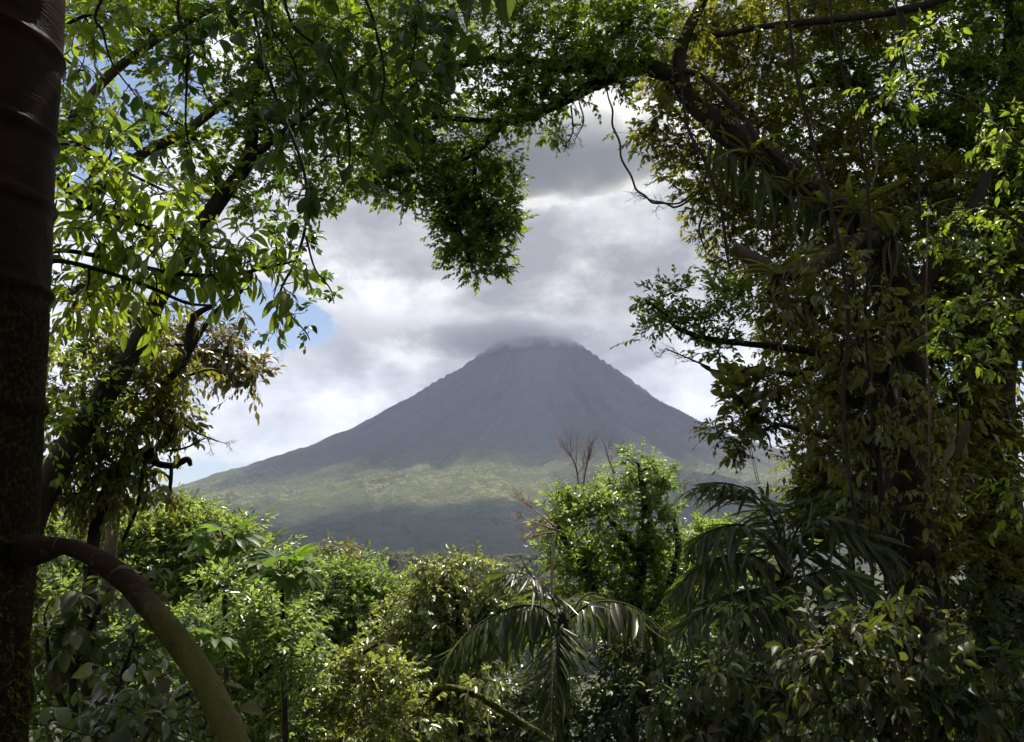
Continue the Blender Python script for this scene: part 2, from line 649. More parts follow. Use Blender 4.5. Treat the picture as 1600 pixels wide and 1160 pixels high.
# ------------------------------------------------------------------ clouds that stand in the air over the mountain
def cloud_mat(name, dens, aniso=0.35, noise=None, color=(1, 1, 1), rag=1.6):
    m = bpy.data.materials.new(name)
    m.use_nodes = True
    n = Nodes(m.node_tree)
    v = n.n('ShaderNodeVolumePrincipled')
    v.inputs['Color'].default_value = (*color, 1)
    v.inputs['Anisotropy'].default_value = aniso
    v.inputs['Density'].default_value = dens
    if noise:
        pos = n.n('ShaderNodeNewGeometry').outputs['Position']
        mpn = n.n('ShaderNodeMapping')
        n.l(pos, mpn.inputs[0])
        mpn.inputs['Scale'].default_value = (1, 1, 1.7)
        a = n.noise(mpn.outputs[0], noise, 5, 0.62, 0.2)
        r = n.vmath('LENGTH', n.n('ShaderNodeTexCoord').outputs['Object']).outputs['Value']
        tt = n.math('ADD', n.math('MULTIPLY', n.math('SUBTRACT', 1.0, r), 1.4), n.math('MULTIPLY', n.math('SUBTRACT', a, 0.5), rag))
        d = n.math('MULTIPLY', n.ramp(tt, [(0.12, 0.0), (0.62, 1.0)], 'EASE'), dens)
        n.l(d, v.inputs['Density'])
    else:
        m.cycles.homogeneous_volume = True
    o = n.n('ShaderNodeOutputMaterial')
    n.l(v.outputs[0], o.inputs['Volume'])
    return m


def cloud(name, c, r, mat, label):
    """a billow of cloud: its body thins out from the middle and is torn at the edge"""
    nu, nv = 16, 24
    ph = np.linspace(0.0, np.pi, nu)[1:-1, None]
    th = np.linspace(0, 2 * np.pi, nv, endpoint=False)[None, :]
    D = np.stack([np.sin(ph) * np.cos(th), np.sin(ph) * np.sin(th), np.cos(ph) + 0 * th], -1)
    n1 = nu - 2
    V = np.vstack([D.reshape(-1, 3), [[0, 0, 1]], [[0, 0, -1]]]) * 1.02
    T0 = [((j + 1) % nv, j, n1 * nv) for j in range(nv)]
    T1 = [((n1 - 1) * nv + j, (n1 - 1) * nv + (j + 1) % nv, n1 * nv + 1) for j in range(nv)]
    o = Buf().add(V, grid_faces(n1, nv, True)[:, ::-1], np.array(T0 + T1)[:, ::-1]).build(name, mat)
    o.location = c
    o.scale = r
    return tag(o, label, 'cloud', kind='stuff')

# ------------------------------------------------------------------ plant kit
def leaf_shape(w=0.3, seg=2, fold=0.35, curl=0.15, peak=0.45, tip=1.0):
    """a leaf of length 1 along +y, folded on its midrib, top side +z"""
    s = np.linspace(0, 1, seg + 1)
    V = [(0, 0, 0)]
    for t in s[1:-1]:
        h = w * (np.sin(np.pi * t ** (np.log(0.5) / np.log(peak))) ** 0.8)
        z = -curl * t * t
        V += [(-h, t, z + fold * h), (0, t, z), (h, t, z + fold * h)]
    V.append((0, 1, -curl))
    n = len(V) - 1
    Q, T = [], [(0, 2, 1), (0, 3, 2)]
    for k in range(seg - 2):
        a = 1 + 3 * k
        Q += [(a, a + 1, a + 4, a + 3), (a + 1, a + 2, a + 5, a + 4)]
    a = 1 + 3 * (seg - 2)
    T += [(a, a + 1, n), (a + 1, a + 2, n)]
    return np.array(V, float), np.array(Q, int).reshape(-1, 4), np.array(T, int)


COVER = 3.0


def leaf_kite(w, fold, curl, peak=0.45):
    """the smallest leaf: two facets that meet at the midrib"""
    return np.array([(0, 0, 0), (-w, peak, fold * w), (0, 1, -curl), (w, peak, fold * w)], float), np.zeros((0, 4), int), np.array([(0, 3, 2), (0, 2, 1)])


MEDFAR = leaf_kite(0.23, 0.5, 0.12)
SMALL = leaf_kite(0.26, 0.5, 0.1)
MEDIUM = leaf_shape(0.22, 3, 0.45, 0.22)
BROAD = leaf_shape(0.22, 5, 0.45, 0.3, 0.45)
SHINY = leaf_shape(0.18, 5, 0.5, 0.3, 0.45)
OVAL = leaf_shape(0.27, 5, 0.35, 0.25, 0.48)
LANCE = leaf_shape(0.14, 5, 0.5, 0.35, 0.4)
STRAP = leaf_shape(0.055, 6, 0.7, 0.55, 0.4)


def norm(v):
    return v / (np.linalg.norm(v, axis=-1, keepdims=True) + 1e-9)


def leaf_basis(D, U):
    D = norm(D)
    S = norm(np.cross(D, U))
    return S, D, np.cross(S, D)


def place(buf, shape, pos, D, U, size):
    V, Q, T = shape
    S, D, Nn = leaf_basis(D, U)
    n, k = len(pos), len(V)
    size = np.broadcast_to(size, (n,))[:, None, None]
    W = pos[:, None, :] + size * (V[None, :, 0:1] * S[:, None] + V[None, :, 1:2] * D[:, None] + V[None, :, 2:3] * Nn[:, None])
    off = (np.arange(n) * k)[:, None, None]
    buf.add(W.reshape(-1, 3), (Q[None] + off).reshape(-1, 4) if len(Q) else None, (T[None] + off).reshape(-1, 3))


_leafmesh = {}


def leaf_objects(name, shape, mat, parent, org, pos, D, U, size, variants=3):
    """single leaves: one object each, alike ones share their mesh"""
    S, D, Nn = leaf_basis(D, U)
    key = (id(shape), mat.name)
    if key not in _leafmesh:
        ms = []
        for v in range(variants):
            W = shape[0].copy()
            W[:, 0] *= 0.85 + 0.15 * v
            W[:, 2] = W[:, 2] * (0.6 + 0.5 * v) + 0.03 * np.sin(W[:, 1] * 6 + v) * W[:, 0]
            ms.append(Buf().add(W, shape[1], shape[2]).mesh('leaf', mat))
        _leafmesh[key] = ms
    ms = _leafmesh[key]
    size = np.broadcast_to(size, (len(pos),))
    P0 = pos - org
    for i in range(len(pos)):
        o = bpy.data.objects.new(name, ms[i % variants])
        s = size[i]
        o.matrix_basis = Matrix(((S[i, 0] * s, D[i, 0] * s, Nn[i, 0] * s, P0[i, 0]),
                                 (S[i, 1] * s, D[i, 1] * s, Nn[i, 1] * s, P0[i, 1]),
                                 (S[i, 2] * s, D[i, 2] * s, Nn[i, 2] * s, P0[i, 2]), (0, 0, 0, 1)))
        o.parent = parent
        COL.objects.link(o)


def to_px(X):
    d = X - EYE
    c, s = math.cos(PITCH), math.sin(PITCH)
    f = d[..., 1] * c + d[..., 2] * s
    u = -d[..., 1] * s + d[..., 2] * c
    f = np.where(f < 0.05, np.nan, f)
    return CX + d[..., 0] / f * F_PX, CY - u / f * F_PX, f


class Plant:
    """a tree, shrub or vine: an Empty at its base that parents trunk, branches, twigs and leaves"""

    def __init__(self, name, label, cat, base, seed=1, group=None):
        self.org = np.asarray(base, float)
        self.root = empty(name, base, label, cat, group)
        self.rng = np.random.default_rng(seed)
        self.nodes, self.nrad = [], []
        self.seed = seed
        self.nleaf = 0

    def limb(self, pts, rad, Y=None, mat=None, name='branch', sides=8, per=6, rough=0.12, px=True, parent=None):
        """pts: (px, py[, Y]) of the axis, rad: radii in photograph pixels"""
        W, R = [], []
        for i, p in enumerate(pts):
            if px:
                y = p[2] if len(p) > 2 else Y
                W.append(P(p[0], p[1], y))
                R.append(rad[i] * PXM(y))
            else:
                W.append(np.asarray(p, float))
                R.append(rad[i])
        b = Buf()
        C = tube(b, W, R, sides, per, rough, self.seed + len(self.nodes), cap=True)
        o = b.build(name, mat, parent or self.root)
        self.nodes.append(C)
        self.nrad.append(np.interp(np.linspace(0, 1, len(C)), np.linspace(0, 1, len(R)), R))
        return o, C

    def foliage(self, blobs, Y, leaf, mat, length, cover=2.0, twig_mat=None, per_twig=11, spread=0.34, up=0.25, droop=0.3,
                single=0, twig_len=None, name='foliage', depth=1.1, tilt=0.5, cl_leaves=130, branch_px=2.2, flat=0.0, sizevar=0.35, dy=0.0, bare=0.0):
        """blobs: (px, py, rx, ry[, Y]) leaf masses; leaves sit on twigs, twigs on branchlets that grow from the nearest limb"""
        rng = self.rng
        tw = twig_len or length * 3.2
        lp, ld, lu, ls = [], [], [], []
        tws, twe = [], []
        bb = Buf()
        nodes = np.concatenate(self.nodes) if self.nodes else np.zeros((0, 3))
        nrad = np.concatenate(self.nrad) if self.nodes else np.zeros(0)
        cls = []
        for bl in blobs:
            if isinstance(bl[0], str):          # ('w', centre, radii, leaves): a mass given in metres
                c, R, n = np.asarray(bl[1], float), np.asarray(bl[2], float), bl[3]
                yy = max(c[1], 3.0)
            else:
                yy = bl[4] if len(bl) > 4 else Y
                c = P(bl[0], bl[1] + dy, yy)
                m = PXM(yy)
                R = np.array([bl[2] * m, depth * (bl[2] + bl[3]) / 2 * m, bl[3] * m])
                lpx = length / m
                n = COVER * cover * np.pi * bl[2] * bl[3] / (0.5 * lpx * lpx * 2 * leaf[0][:, 0].max() * 1.3)
            ncl = max(3, int(n / cl_leaves + 0.5))
            q = rng.normal(size=(ncl, 3))
            q = norm(q) * (rng.random((ncl, 1)) ** 0.45)
            cc = c + q * R
            for k in range(ncl):
                cls.append((cc[k], q[k], R, n / ncl))
        # branchlets, nearest first
        if len(nodes):
            d0 = [np.min(np.linalg.norm(nodes - a[0], axis=1)) for a in cls]
            cls = [cls[i] for i in np.argsort(d0)]
        for cc, q, R, n in cls:
            rc = spread * np.minimum(R, 2.2 * R.min()) * rng.uniform(0.75, 1.35)
            if len(nodes):
                k = int(np.argmin(np.linalg.norm(nodes - cc, axis=1) - 2.0 * np.minimum(nrad, 0.1)))
                a = nodes[k]
                L = np.linalg.norm(cc - a)
                if L > 1e-3:
                    m1 = a + (cc - a) * 0.4 + rng.normal(size=3) * 0.10 * L + np.array([0, 0, 0.06 * L])
                    m2 = a + (cc - a) * 0.75 + rng.normal(size=3) * 0.07 * L
                    r0 = min(nrad[k] * 0.7, branch_px * PXM(max(cc[1], 2.0)) * (0.6 + 0.5 * min(L / (R.max() + 1e-6), 1.5)))
                    C = tube(bb, [a, m1, m2, cc], [r0, r0 * 0.75, r0 * 0.5, r0 * 0.25], 4, 3)
                    nodes = np.vstack([nodes, C[2:]])
                    nrad = np.concatenate([nrad, np.linspace(r0 * 0.8, r0 * 0.3, len(C) - 2)])
            nt = max(1, int(n / per_twig + 0.5))
            off = rng.normal(size=(nt, 3)) * rc * np.array([1, 1, 0.85])
            tdir = norm(off / (rc + 1e-6) * 0.8 + q * 0.6 + rng.normal(size=(nt, 3)) * 0.45 + np.array([0, 0, up]))
            ts = cc + off * 0.75
            tl = tw * rng.uniform(0.6, 1.25, nt)
            te = ts + tdir * tl[:, None]
            tws.append(np.stack([cc + off * 0.15, ts, te], 1))
            if bare and rng.random() < bare:
                continue
            m = per_twig
            f = (np.arange(m) + 0.6) / m
            pp = ts[:, None] + (te - ts)[:, None] * f[None, :, None]
            pp[:, :, 2] -= (droop * 0.25 * tl)[:, None] * f[None] ** 2
            side = norm(np.cross(tdir, np.array([0, 0, 1.0]) + rng.normal(size=(nt, 3)) * 0.35))
            upv = norm(np.cross(side, tdir))
            sg = np.where(np.arange(m) % 2 == 0, 1.0, -1.0)[None, :, None]
            az = rng.normal(size=(nt, m, 1)) * 0.55
            ax = side[:, None] * sg * np.cos(az) + upv[:, None] * np.sin(az)
            ang = rng.uniform(0.6, 1.15, (nt, m, 1)) * (1 - 0.75 * f[None, :, None] ** 3)
            dd = tdir[:, None] * np.cos(ang) + ax * np.sin(ang)
            dd = dd + np.array([0, 0, -1.0]) * droop * rng.uniform(0.3, 1.3, (nt, m, 1))
            uu = (1 - flat) * upv[:, None] + np.array([0, 0, 1.0]) * (0.5 + flat) + rng.normal(size=(nt, m, 3)) * tilt
            lp.append(pp.reshape(-1, 3))
            ld.append(dd.reshape(-1, 3))
            lu.append(uu.reshape(-1, 3))
            ls.append((length * np.clip(rng.normal(1, sizevar, (nt, m)), 0.4, 1.7) * (1 - 0.25 * f[None])).ravel())
        lp, ld, lu, ls = np.concatenate(lp), np.concatenate(ld), np.concatenate(lu), np.concatenate(ls)
        self.nleaf += len(lp)
        # twigs: three-sided sticks in two segments
        TW = np.concatenate(tws)
        r = np.minimum(length * 0.035, 0.006)
        n = len(TW)
        dirs = norm(TW[:, 2] - TW[:, 0])
        A = norm(np.cross(dirs, np.array([0.3, 0.2, 0.9])))
        B = np.cross(dirs, A)
        V = np.zeros((n, 3, 3, 3))
        for j, rr in enumerate((1.3, 1.0, 0.4)):
            for k in range(3):
                t = 2 * np.pi * k / 3
                V[:, j, k] = TW[:, j] + rr * r * (math.cos(t) * A + math.sin(t) * B)
        Qt = grid_faces(3, 3, True)
        bb.add(V.reshape(-1, 3), (Qt[None] + (np.arange(n) * 9)[:, None, None]).reshape(-1, 4))
        bb.build('twigs', twig_mat or MATS['bark_dark'], self.root, kind='stuff')
        if single:
            x, y, f = to_px(lp)
            score = np.where((x > -15) & (x < 1615) & (y > -15) & (y < 1175) & np.isfinite(f), ls / np.nan_to_num(f, nan=1e9), -1)
            # keep the clearest: not buried behind the trunk at the left edge
            idx = np.argsort(-score * rng.uniform(0.6, 1.0, len(score)))[:single]
            idx = idx[score[idx] > 0]
            leaf_objects('leaf', leaf, mat, self.root, self.org, lp[idx], ld[idx], lu[idx], ls[idx])
            keep = np.ones(len(lp), bool)
            keep[idx] = False
            lp, ld, lu, ls = lp[keep], ld[keep], lu[keep], ls[keep]
        if len(lp):
            b = Buf()
            place(b, leaf, lp, ld, lu, ls)
            b.build(name, mat, self.root, kind='stuff')
        return self


def on_ground(px, Y, dx=0.0):
    x = P(px, 840, Y)[0] + dx
    return np.array([x, Y, float(ground(x, Y))])


def foot(px, Y, sink=0.25):
    p = on_ground(px, Y)
    p[2] -= sink
    return p


def bare_twigs(plant, pts, Y, mat, length_px, n, seed, rad_px=1.2, name='bare_branch', spread=0.9):
    """a leafless spray: a stem that forks again and again"""
    rng = np.random.default_rng(seed)
    m = PXM(Y)
    b = Buf()
    W = [P(p[0], p[1], p[2] if len(p) > 2 else Y) for p in pts]
    C = tube(b, W, np.linspace(rad_px * 1.8, rad_px, len(W)) * m, 5, 5)
    lvl = [(C[int(len(C) * f)], norm(C[-1] - C[0]) * 1.0, length_px * m * (1.1 - 0.4 * f), rad_px * m * 0.8) for f in np.linspace(0.35, 0.99, n)]
    for depth in range(3):
        nxt = []
        for a, d, L, r in lvl:
            for k in range(2 if depth else 1):
                dd = norm(d + rng.normal(size=3) * spread * np.array([1, 0.7, 0.8]) + np.array([0, 0, 0.12]))
                mid = a + dd * L * 0.5 + rng.normal(size=3) * L * 0.08
                e = a + dd * L
                c = tube(b, [a, mid, e], [r, r * 0.7, r * 0.4], 3, 2)
                nxt += [(c[2], dd, L * 0.55, r * 0.6), (c[-1], dd, L * 0.6, r * 0.5)]
        lvl = nxt
        if len(lvl) > 260:
            break
    return b.build(name, mat, plant.root if isinstance(plant, Plant) else plant)


def strap_rosette(plant, c, n, length, mat, seed, shape=None, up=0.4, name='leaf', single=True, toward=None, hang=0.0):
    """an epiphyte: strap leaves fanning out of one point"""
    rng = np.random.default_rng(seed)
    az = np.linspace(0, 2 * np.pi, n, endpoint=False) + rng.normal(size=n) * 0.3
    el = rng.uniform(-0.1, 1.0, n) * up + up * 0.4 - hang
    D = np.stack([np.cos(az) * np.cos(el), np.sin(az) * np.cos(el), np.sin(el)], -1)
    if toward is not None:
        D = norm(D + np.asarray(toward))
    U = np.array([0, 0, 1.0]) + rng.normal(size=(n, 3)) * 0.25
    s = length * rng.uniform(0.6, 1.15, n)
    pos = np.repeat(np.asarray(c)[None], n, 0) + D * length * 0.03
    leaf_objects(name, shape or STRAP, mat, plant.root, plant.org, pos, D, U, s)


LEAFLET = leaf_shape(0.040, 4, 0.5, 0.30, 0.4)
LEAFLET_WIDE = leaf_shape(0.050, 4, 0.45, 0.32, 0.42)


def frond(root, pts, length, n, mat, stem_mat, seed, shape=LEAFLET, hang=0.8, rad=0.02, fan=0.75, px=True):
    """one palm frond: the midrib is the part, every leaflet a sub-part"""
    rng = np.random.default_rng(seed)
    W = [P(*p) if px else np.asarray(p, float) for p in pts]
    b = Buf()
    C = tube(b, W, np.linspace(rad, rad * 0.25, len(W)), 5, 8)
    fo = b.build('frond', stem_mat, root)
    T, A, B = frames(C)
    f = np.clip(np.linspace(0.14, 0.995, n) + rng.normal(size=n) * 0.006, 0.1, 0.998)
    idx = np.clip((f * (len(C) - 1)).astype(int), 0, len(C) - 2)
    fr = f * (len(C) - 1) - idx
    base = C[idx] * (1 - fr[:, None]) + C[idx + 1] * fr[:, None]
    t = norm(T[idx])
    side = norm(np.cross(t, np.array([0, 0, 1.0]) + rng.normal(size=(n, 3)) * 0.05))
    org = np.array(root.location)
    for sg in (-1, 1):
        L = length * (0.55 + 0.6 * np.sin(np.pi * np.clip(f, 0, 1) ** 0.8)) * (1.08 - 0.45 * f ** 3) * rng.uniform(0.85, 1.1, n)
        a = fan + 0.35 * (1 - f) + rng.normal(size=n) * 0.20
        D = t * np.cos(a)[:, None] + side * sg * np.sin(a)[:, None]
        D = D + np.array([0, 0, -1.0]) * (hang * rng.uniform(0.25, 1.35, n))[:, None] + t * (0.25 * hang)
        U = np.array([0, 0, 1.0]) + side * sg * 0.35 + rng.normal(size=(n, 3)) * 0.5
        leaf_objects('leaflet', shape, mat, fo, org, base, D, U, L)
    return fo

# ------------------------------------------------------------------ bark and leaf materials
bark('bark_dark', (0.016, 0.012, 0.009), (0.042, 0.032, 0.023), (0.04, 0.048, 0.012), 0.12)
bark('bark_mossy', (0.010, 0.007, 0.005), (0.027, 0.02, 0.014), (0.035, 0.04, 0.009), 0.25)
bark('bark_brown', (0.055, 0.036, 0.024), (0.12, 0.085, 0.06), (0.06, 0.075, 0.02), 0.06)
bark('bark_red', (0.10, 0.055, 0.032), (0.20, 0.125, 0.08), None)
bark('bark_pale', (0.22, 0.16, 0.10), (0.36, 0.28, 0.19), None)
bark('bark_pink', (0.16, 0.105, 0.095), (0.30, 0.21, 0.19), None)
bark('bark_grey', (0.10, 0.085, 0.07), (0.2, 0.18, 0.15), (0.08, 0.1, 0.03), 0.2)
bark('moss', (0.05, 0.055, 0.008), (0.13, 0.13, 0.015), (0.035, 0.028, 0.012), 0.3, scale=30, bump=1.0)
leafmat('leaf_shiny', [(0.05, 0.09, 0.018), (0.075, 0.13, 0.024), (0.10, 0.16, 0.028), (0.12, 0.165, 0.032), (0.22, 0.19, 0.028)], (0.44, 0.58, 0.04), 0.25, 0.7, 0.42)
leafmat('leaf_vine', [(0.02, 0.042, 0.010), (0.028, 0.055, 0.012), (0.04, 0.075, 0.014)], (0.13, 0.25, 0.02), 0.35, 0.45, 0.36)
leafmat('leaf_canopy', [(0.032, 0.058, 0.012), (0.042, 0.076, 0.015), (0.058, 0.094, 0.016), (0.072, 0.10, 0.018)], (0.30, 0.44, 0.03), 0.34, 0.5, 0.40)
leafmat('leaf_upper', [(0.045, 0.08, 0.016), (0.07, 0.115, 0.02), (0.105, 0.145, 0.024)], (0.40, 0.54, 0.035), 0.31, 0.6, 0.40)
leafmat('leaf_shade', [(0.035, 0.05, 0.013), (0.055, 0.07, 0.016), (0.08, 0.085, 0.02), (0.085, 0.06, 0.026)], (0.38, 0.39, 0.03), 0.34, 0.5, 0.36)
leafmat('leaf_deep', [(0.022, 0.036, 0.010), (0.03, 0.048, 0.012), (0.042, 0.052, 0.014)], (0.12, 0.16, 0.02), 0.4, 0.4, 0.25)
leafmat('leaf_bright', [(0.045, 0.078, 0.024), (0.065, 0.11, 0.032), (0.085, 0.13, 0.036), (0.11, 0.14, 0.04), (0.14, 0.15, 0.045)], (0.32, 0.46, 0.08), 0.36, 0.5, 0.44)
leafmat('leaf_lime', [(0.055, 0.085, 0.024), (0.08, 0.12, 0.03), (0.105, 0.14, 0.036), (0.14, 0.15, 0.045)], (0.38, 0.49, 0.08), 0.34, 0.5, 0.44)
leafmat('leaf_grey', [(0.09, 0.115, 0.04), (0.125, 0.15, 0.05), (0.16, 0.175, 0.06)], (0.44, 0.50, 0.08), 0.27, 0.7, 0.36)
leafmat('leaf_flush', [(0.09, 0.10, 0.025), (0.14, 0.12, 0.035), (0.22, 0.13, 0.06), (0.09, 0.11, 0.02)], (0.30, 0.26, 0.06), 0.36, 0.4, 0.35)
leafmat('leaf_palm', [(0.022, 0.040, 0.014), (0.032, 0.054, 0.018), (0.05, 0.068, 0.024), (0.045, 0.06, 0.022), (0.08, 0.065, 0.035)], (0.18, 0.24, 0.035), 0.42, 0.4, 0.28)
leafmat('leaf_shrub', [(0.03, 0.045, 0.018), (0.042, 0.06, 0.022), (0.055, 0.07, 0.028), (0.075, 0.085, 0.028), (0.09, 0.065, 0.03)], (0.20, 0.25, 0.03), 0.5, 0.35, 0.24)
leafmat('leaf_pale', [(0.08, 0.095, 0.045), (0.11, 0.125, 0.055), (0.13, 0.14, 0.05)], (0.22, 0.27, 0.05), 0.27, 0.65, 0.25)
leafmat('leaf_strap', [(0.03, 0.045, 0.012), (0.05, 0.065, 0.016), (0.08, 0.075, 0.02)], (0.26, 0.30, 0.03), 0.36, 0.45, 0.35)
leafmat('leaf_dry', [(0.09, 0.065, 0.04), (0.13, 0.095, 0.06), (0.07, 0.055, 0.035)], (0.18, 0.13, 0.05), 0.6, 0.2, 0.25)
leafmat('leaf_lobed', [(0.04, 0.08, 0.014), (0.055, 0.10, 0.018)], (0.22, 0.38, 0.03), 0.5, 0.25, 0.40)
M = MATS


# ------------------------------------------------------------------ the trunk at the left edge, with its arched prop root
def ringed_mat():
    m = bpy.data.materials.new('ringed_bark')
    m.use_nodes = True
    n = Nodes(m.node_tree)
    co = n.n('ShaderNodeTexCoord').outputs['Object']
    sp = n.n('ShaderNodeSeparateXYZ')
    n.l(co, sp.inputs[0])
    a = n.noise(co, 5.0, 8, 0.65)
    mpn = n.n('ShaderNodeMapping')
    n.l(co, mpn.inputs[0])
    mpn.inputs['Scale'].default_value = (1, 1, 9)
    b = n.noise(mpn.outputs[0], 7.0, 6, 0.6)
    col = n.mix(n.ramp(a, [(0.3, 0.0), (0.7, 1.0)]), (0.008, 0.004, 0.0035), (0.030, 0.014, 0.011))
    col = n.mix(n.ramp(b, [(0.55, 0.0), (0.75, 0.6)]), col, (0.045, 0.028, 0.022))
    # moss and lichen on the lower trunk
    hgt = n.math('ADD', n.math('MULTIPLY', sp.outputs[2], -0.55), n.math('MULTIPLY', a, 1.2))
    mo = n.ramp(n.math('ADD', hgt, 1.55), [(0.62, 0.0), (0.85, 1.0)])
    fleck = n.noise(co, 60.0, 4, 0.6)
    mcol = n.mix(n.ramp(fleck, [(0.5, 0.0), (0.7, 1.0)]), (0.014, 0.011, 0.005), (0.055, 0.05, 0.012))
    col = n.mix(mo, col, mcol)
    p = n.n('ShaderNodeBsdfPrincipled')
    n.l(col, p.inputs['Base Color'])
    n.l(n.math('ADD', n.math('MULTIPLY', mo, 0.45), 0.42), p.inputs['Roughness'])
    p.inputs['Specular IOR Level'].default_value = 0.04
    bp = n.n('ShaderNodeBump')
    bp.inputs['Strength'].default_value = 0.9
    bp.inputs['Distance'].default_value = 0.01
    n.l(n.math('ADD', n.math('MULTIPLY', b, 0.5), n.math('MULTIPLY', n.math('MULTIPLY', fleck, mo), 2.0)), bp.inputs['Height'])
    n.l(bp.outputs[0], p.inputs['Normal'])
    o = n.n('ShaderNodeOutputMaterial')
    n.l(p.outputs[0], o.inputs[0])
    return m


def root_mat():
    """young prop root: brown and scurfy above, turning olive green lower down"""
    m = bpy.data.materials.new('prop_root_skin')
    m.use_nodes = True
    n = Nodes(m.node_tree)
    co = n.n('ShaderNodeTexCoord').outputs['Object']
    sp = n.n('ShaderNodeSeparateXYZ')
    n.l(co, sp.inputs[0])
    a = n.noise(co, 9.0, 8, 0.65)
    f = n.noise(co, 120.0, 3, 0.6)
    col = n.mix(a, (0.022, 0.011, 0.008), (0.06, 0.032, 0.022))
    g = n.math('ADD', n.math('MULTIPLY', sp.outputs[0], 1.0), n.math('MULTIPLY', n.math('SUBTRACT', a, 0.5), 0.5))
    gr = n.mix(f, (0.10, 0.098, 0.026), (0.16, 0.15, 0.045))
    col = n.mix(n.ramp(g, [(0.74, 0.0), (0.95, 1.0)]), col, gr)
    col = n.mix(n.ramp(f, [(0.62, 0.0), (0.75, 0.4)]), col, (0.06, 0.04, 0.03))
    li = n.noise(co, 26.0, 6, 0.7)
    col = n.mix(n.ramp(li, [(0.58, 0.0), (0.66, 0.55)]), col, (0.13, 0.12, 0.085))
    col = n.mix(n.ramp(li, [(0.30, 0.7), (0.40, 0.0)]), col, (0.02, 0.014, 0.01))
    p = n.n('ShaderNodeBsdfPrincipled')
    n.l(col, p.inputs['Base Color'])
    p.inputs['Roughness'].default_value = 0.82
    p.inputs['Specular IOR Level'].default_value = 0.12
    bp = n.n('ShaderNodeBump')
    bp.inputs['Strength'].default_value = 0.7
    bp.inputs['Distance'].default_value = 0.006
    n.l(n.math('ADD', f, a), bp.inputs['Height'])
    n.l(bp.outputs[0], p.inputs['Normal'])
    o = n.n('ShaderNodeOutputMaterial')
    n.l(p.outputs[0], o.inputs[0])
    return m


YT = 2.6
RT = 0.29
edge = [(112, -320), (100, 0), (87, 200), (80, 400), (76, 450), (68, 600), (58, 800), (46, 1000), (40, 1160), (30, 1500)]
axis = [P(x, y, YT) - np.array([RT * 0.985 + 0.033, 0, 0]) for x, y in edge]
axis = [axis[0] + np.array([0.22, 0.1, 4.0])] + axis
gz = float(ground(axis[-1][0], YT))
axis.append(np.array([axis[-1][0] - 0.05, YT, min(gz - 0.3, axis[-1][2] - 0.4)]))
rt = Plant('ringed_tree', 'dark ringed trunk at the left edge, mossy below, with an arched prop root', 'tree', (axis[-1][0], YT, gz), 11)
b = Buf()
rr = [RT * 0.9] + [RT * k for k in (0.98, 1, 1, 0.985, 1.0, 1.0, 1.0, 1.0, 1.0, 1.02)] + [RT * 1.15]
S = spline(np.column_stack([axis, rr]), 26)
C, R = S[:, :3], S[:, 3]
TT, AA, BB = frames(C)
th = np.linspace(0, 2 * np.pi, 72, endpoint=False)
ringz = np.array([P(80, y, YT)[2] for y in (-560, -300, -130, 75, 212, 320, 452, 640, 850)])
ringz = ringz + 0.0
zz_ = C[:, 2][:, None] + 0.012 * np.sin(th * 2 + 1)[None, :]
bulge = np.zeros((len(C), 72))
for rz in ringz:
    bulge += 0.014 * np.exp(-((zz_ - rz) / 0.016) ** 2) - 0.004 * np.exp(-((zz_ - rz + 0.035) / 0.02) ** 2)
mossy = np.clip((1.55 - C[:, 2]) / 0.35, 0, 1)[:, None]
rough = (fbm(th[None, :] * 6 / np.pi + 30 + 0 * zz_, zz_ * 9 + 40, 4, 9) - 0.5)
rr2 = R[:, None] * (1 + 0.02 * rough) + bulge * (1 - mossy) + mossy * 0.05 * rough
V = C[:, None] + rr2[..., None] * (np.cos(th)[None, :, None] * AA[:, None] + np.sin(th)[None, :, None] * BB[:, None])
b.add(V, grid_faces(len(C), 72, True))
b.build('trunk', ringed_mat(), rt.root)
rt.nodes.append(C[:12]); rt.nrad.append(np.full(12, 0.05))
# moss tufts along the lower trunk
rng = np.random.default_rng(5)
n = 9000
ii = rng.integers(0, len(C), n)
jj = rng.uniform(0, 2 * np.pi, n)
keep = (C[ii, 2] < 1.75 - 0.35 * rng.random(n)) & (C[ii, 2] > 0.2)
ii, jj = ii[keep], jj[keep]
D = np.cos(jj)[:, None] * AA[ii] + np.sin(jj)[:, None] * BB[ii]
pos = C[ii] + D * (R[ii] * 1.0)[:, None] + rng.normal(size=(len(ii), 3)) * np.array([0.004, 0.004, 0.02])
b = Buf()
place(b, leaf_shape(0.16, 2, 0.5, 0.4), pos, D + rng.normal(size=D.shape) * 0.6 + np.array([0, 0, -0.5]), rng.normal(size=D.shape) + np.array([0, 0, 1]), rng.uniform(0.012, 0.032, len(ii)))
b.build('moss', leafmat('moss_tuft', [(0.07, 0.07, 0.012), (0.11, 0.11, 0.016), (0.09, 0.065, 0.02)], (0.20, 0.20, 0.02), 0.8, 0.1, 0.4), rt.root, kind='stuff')
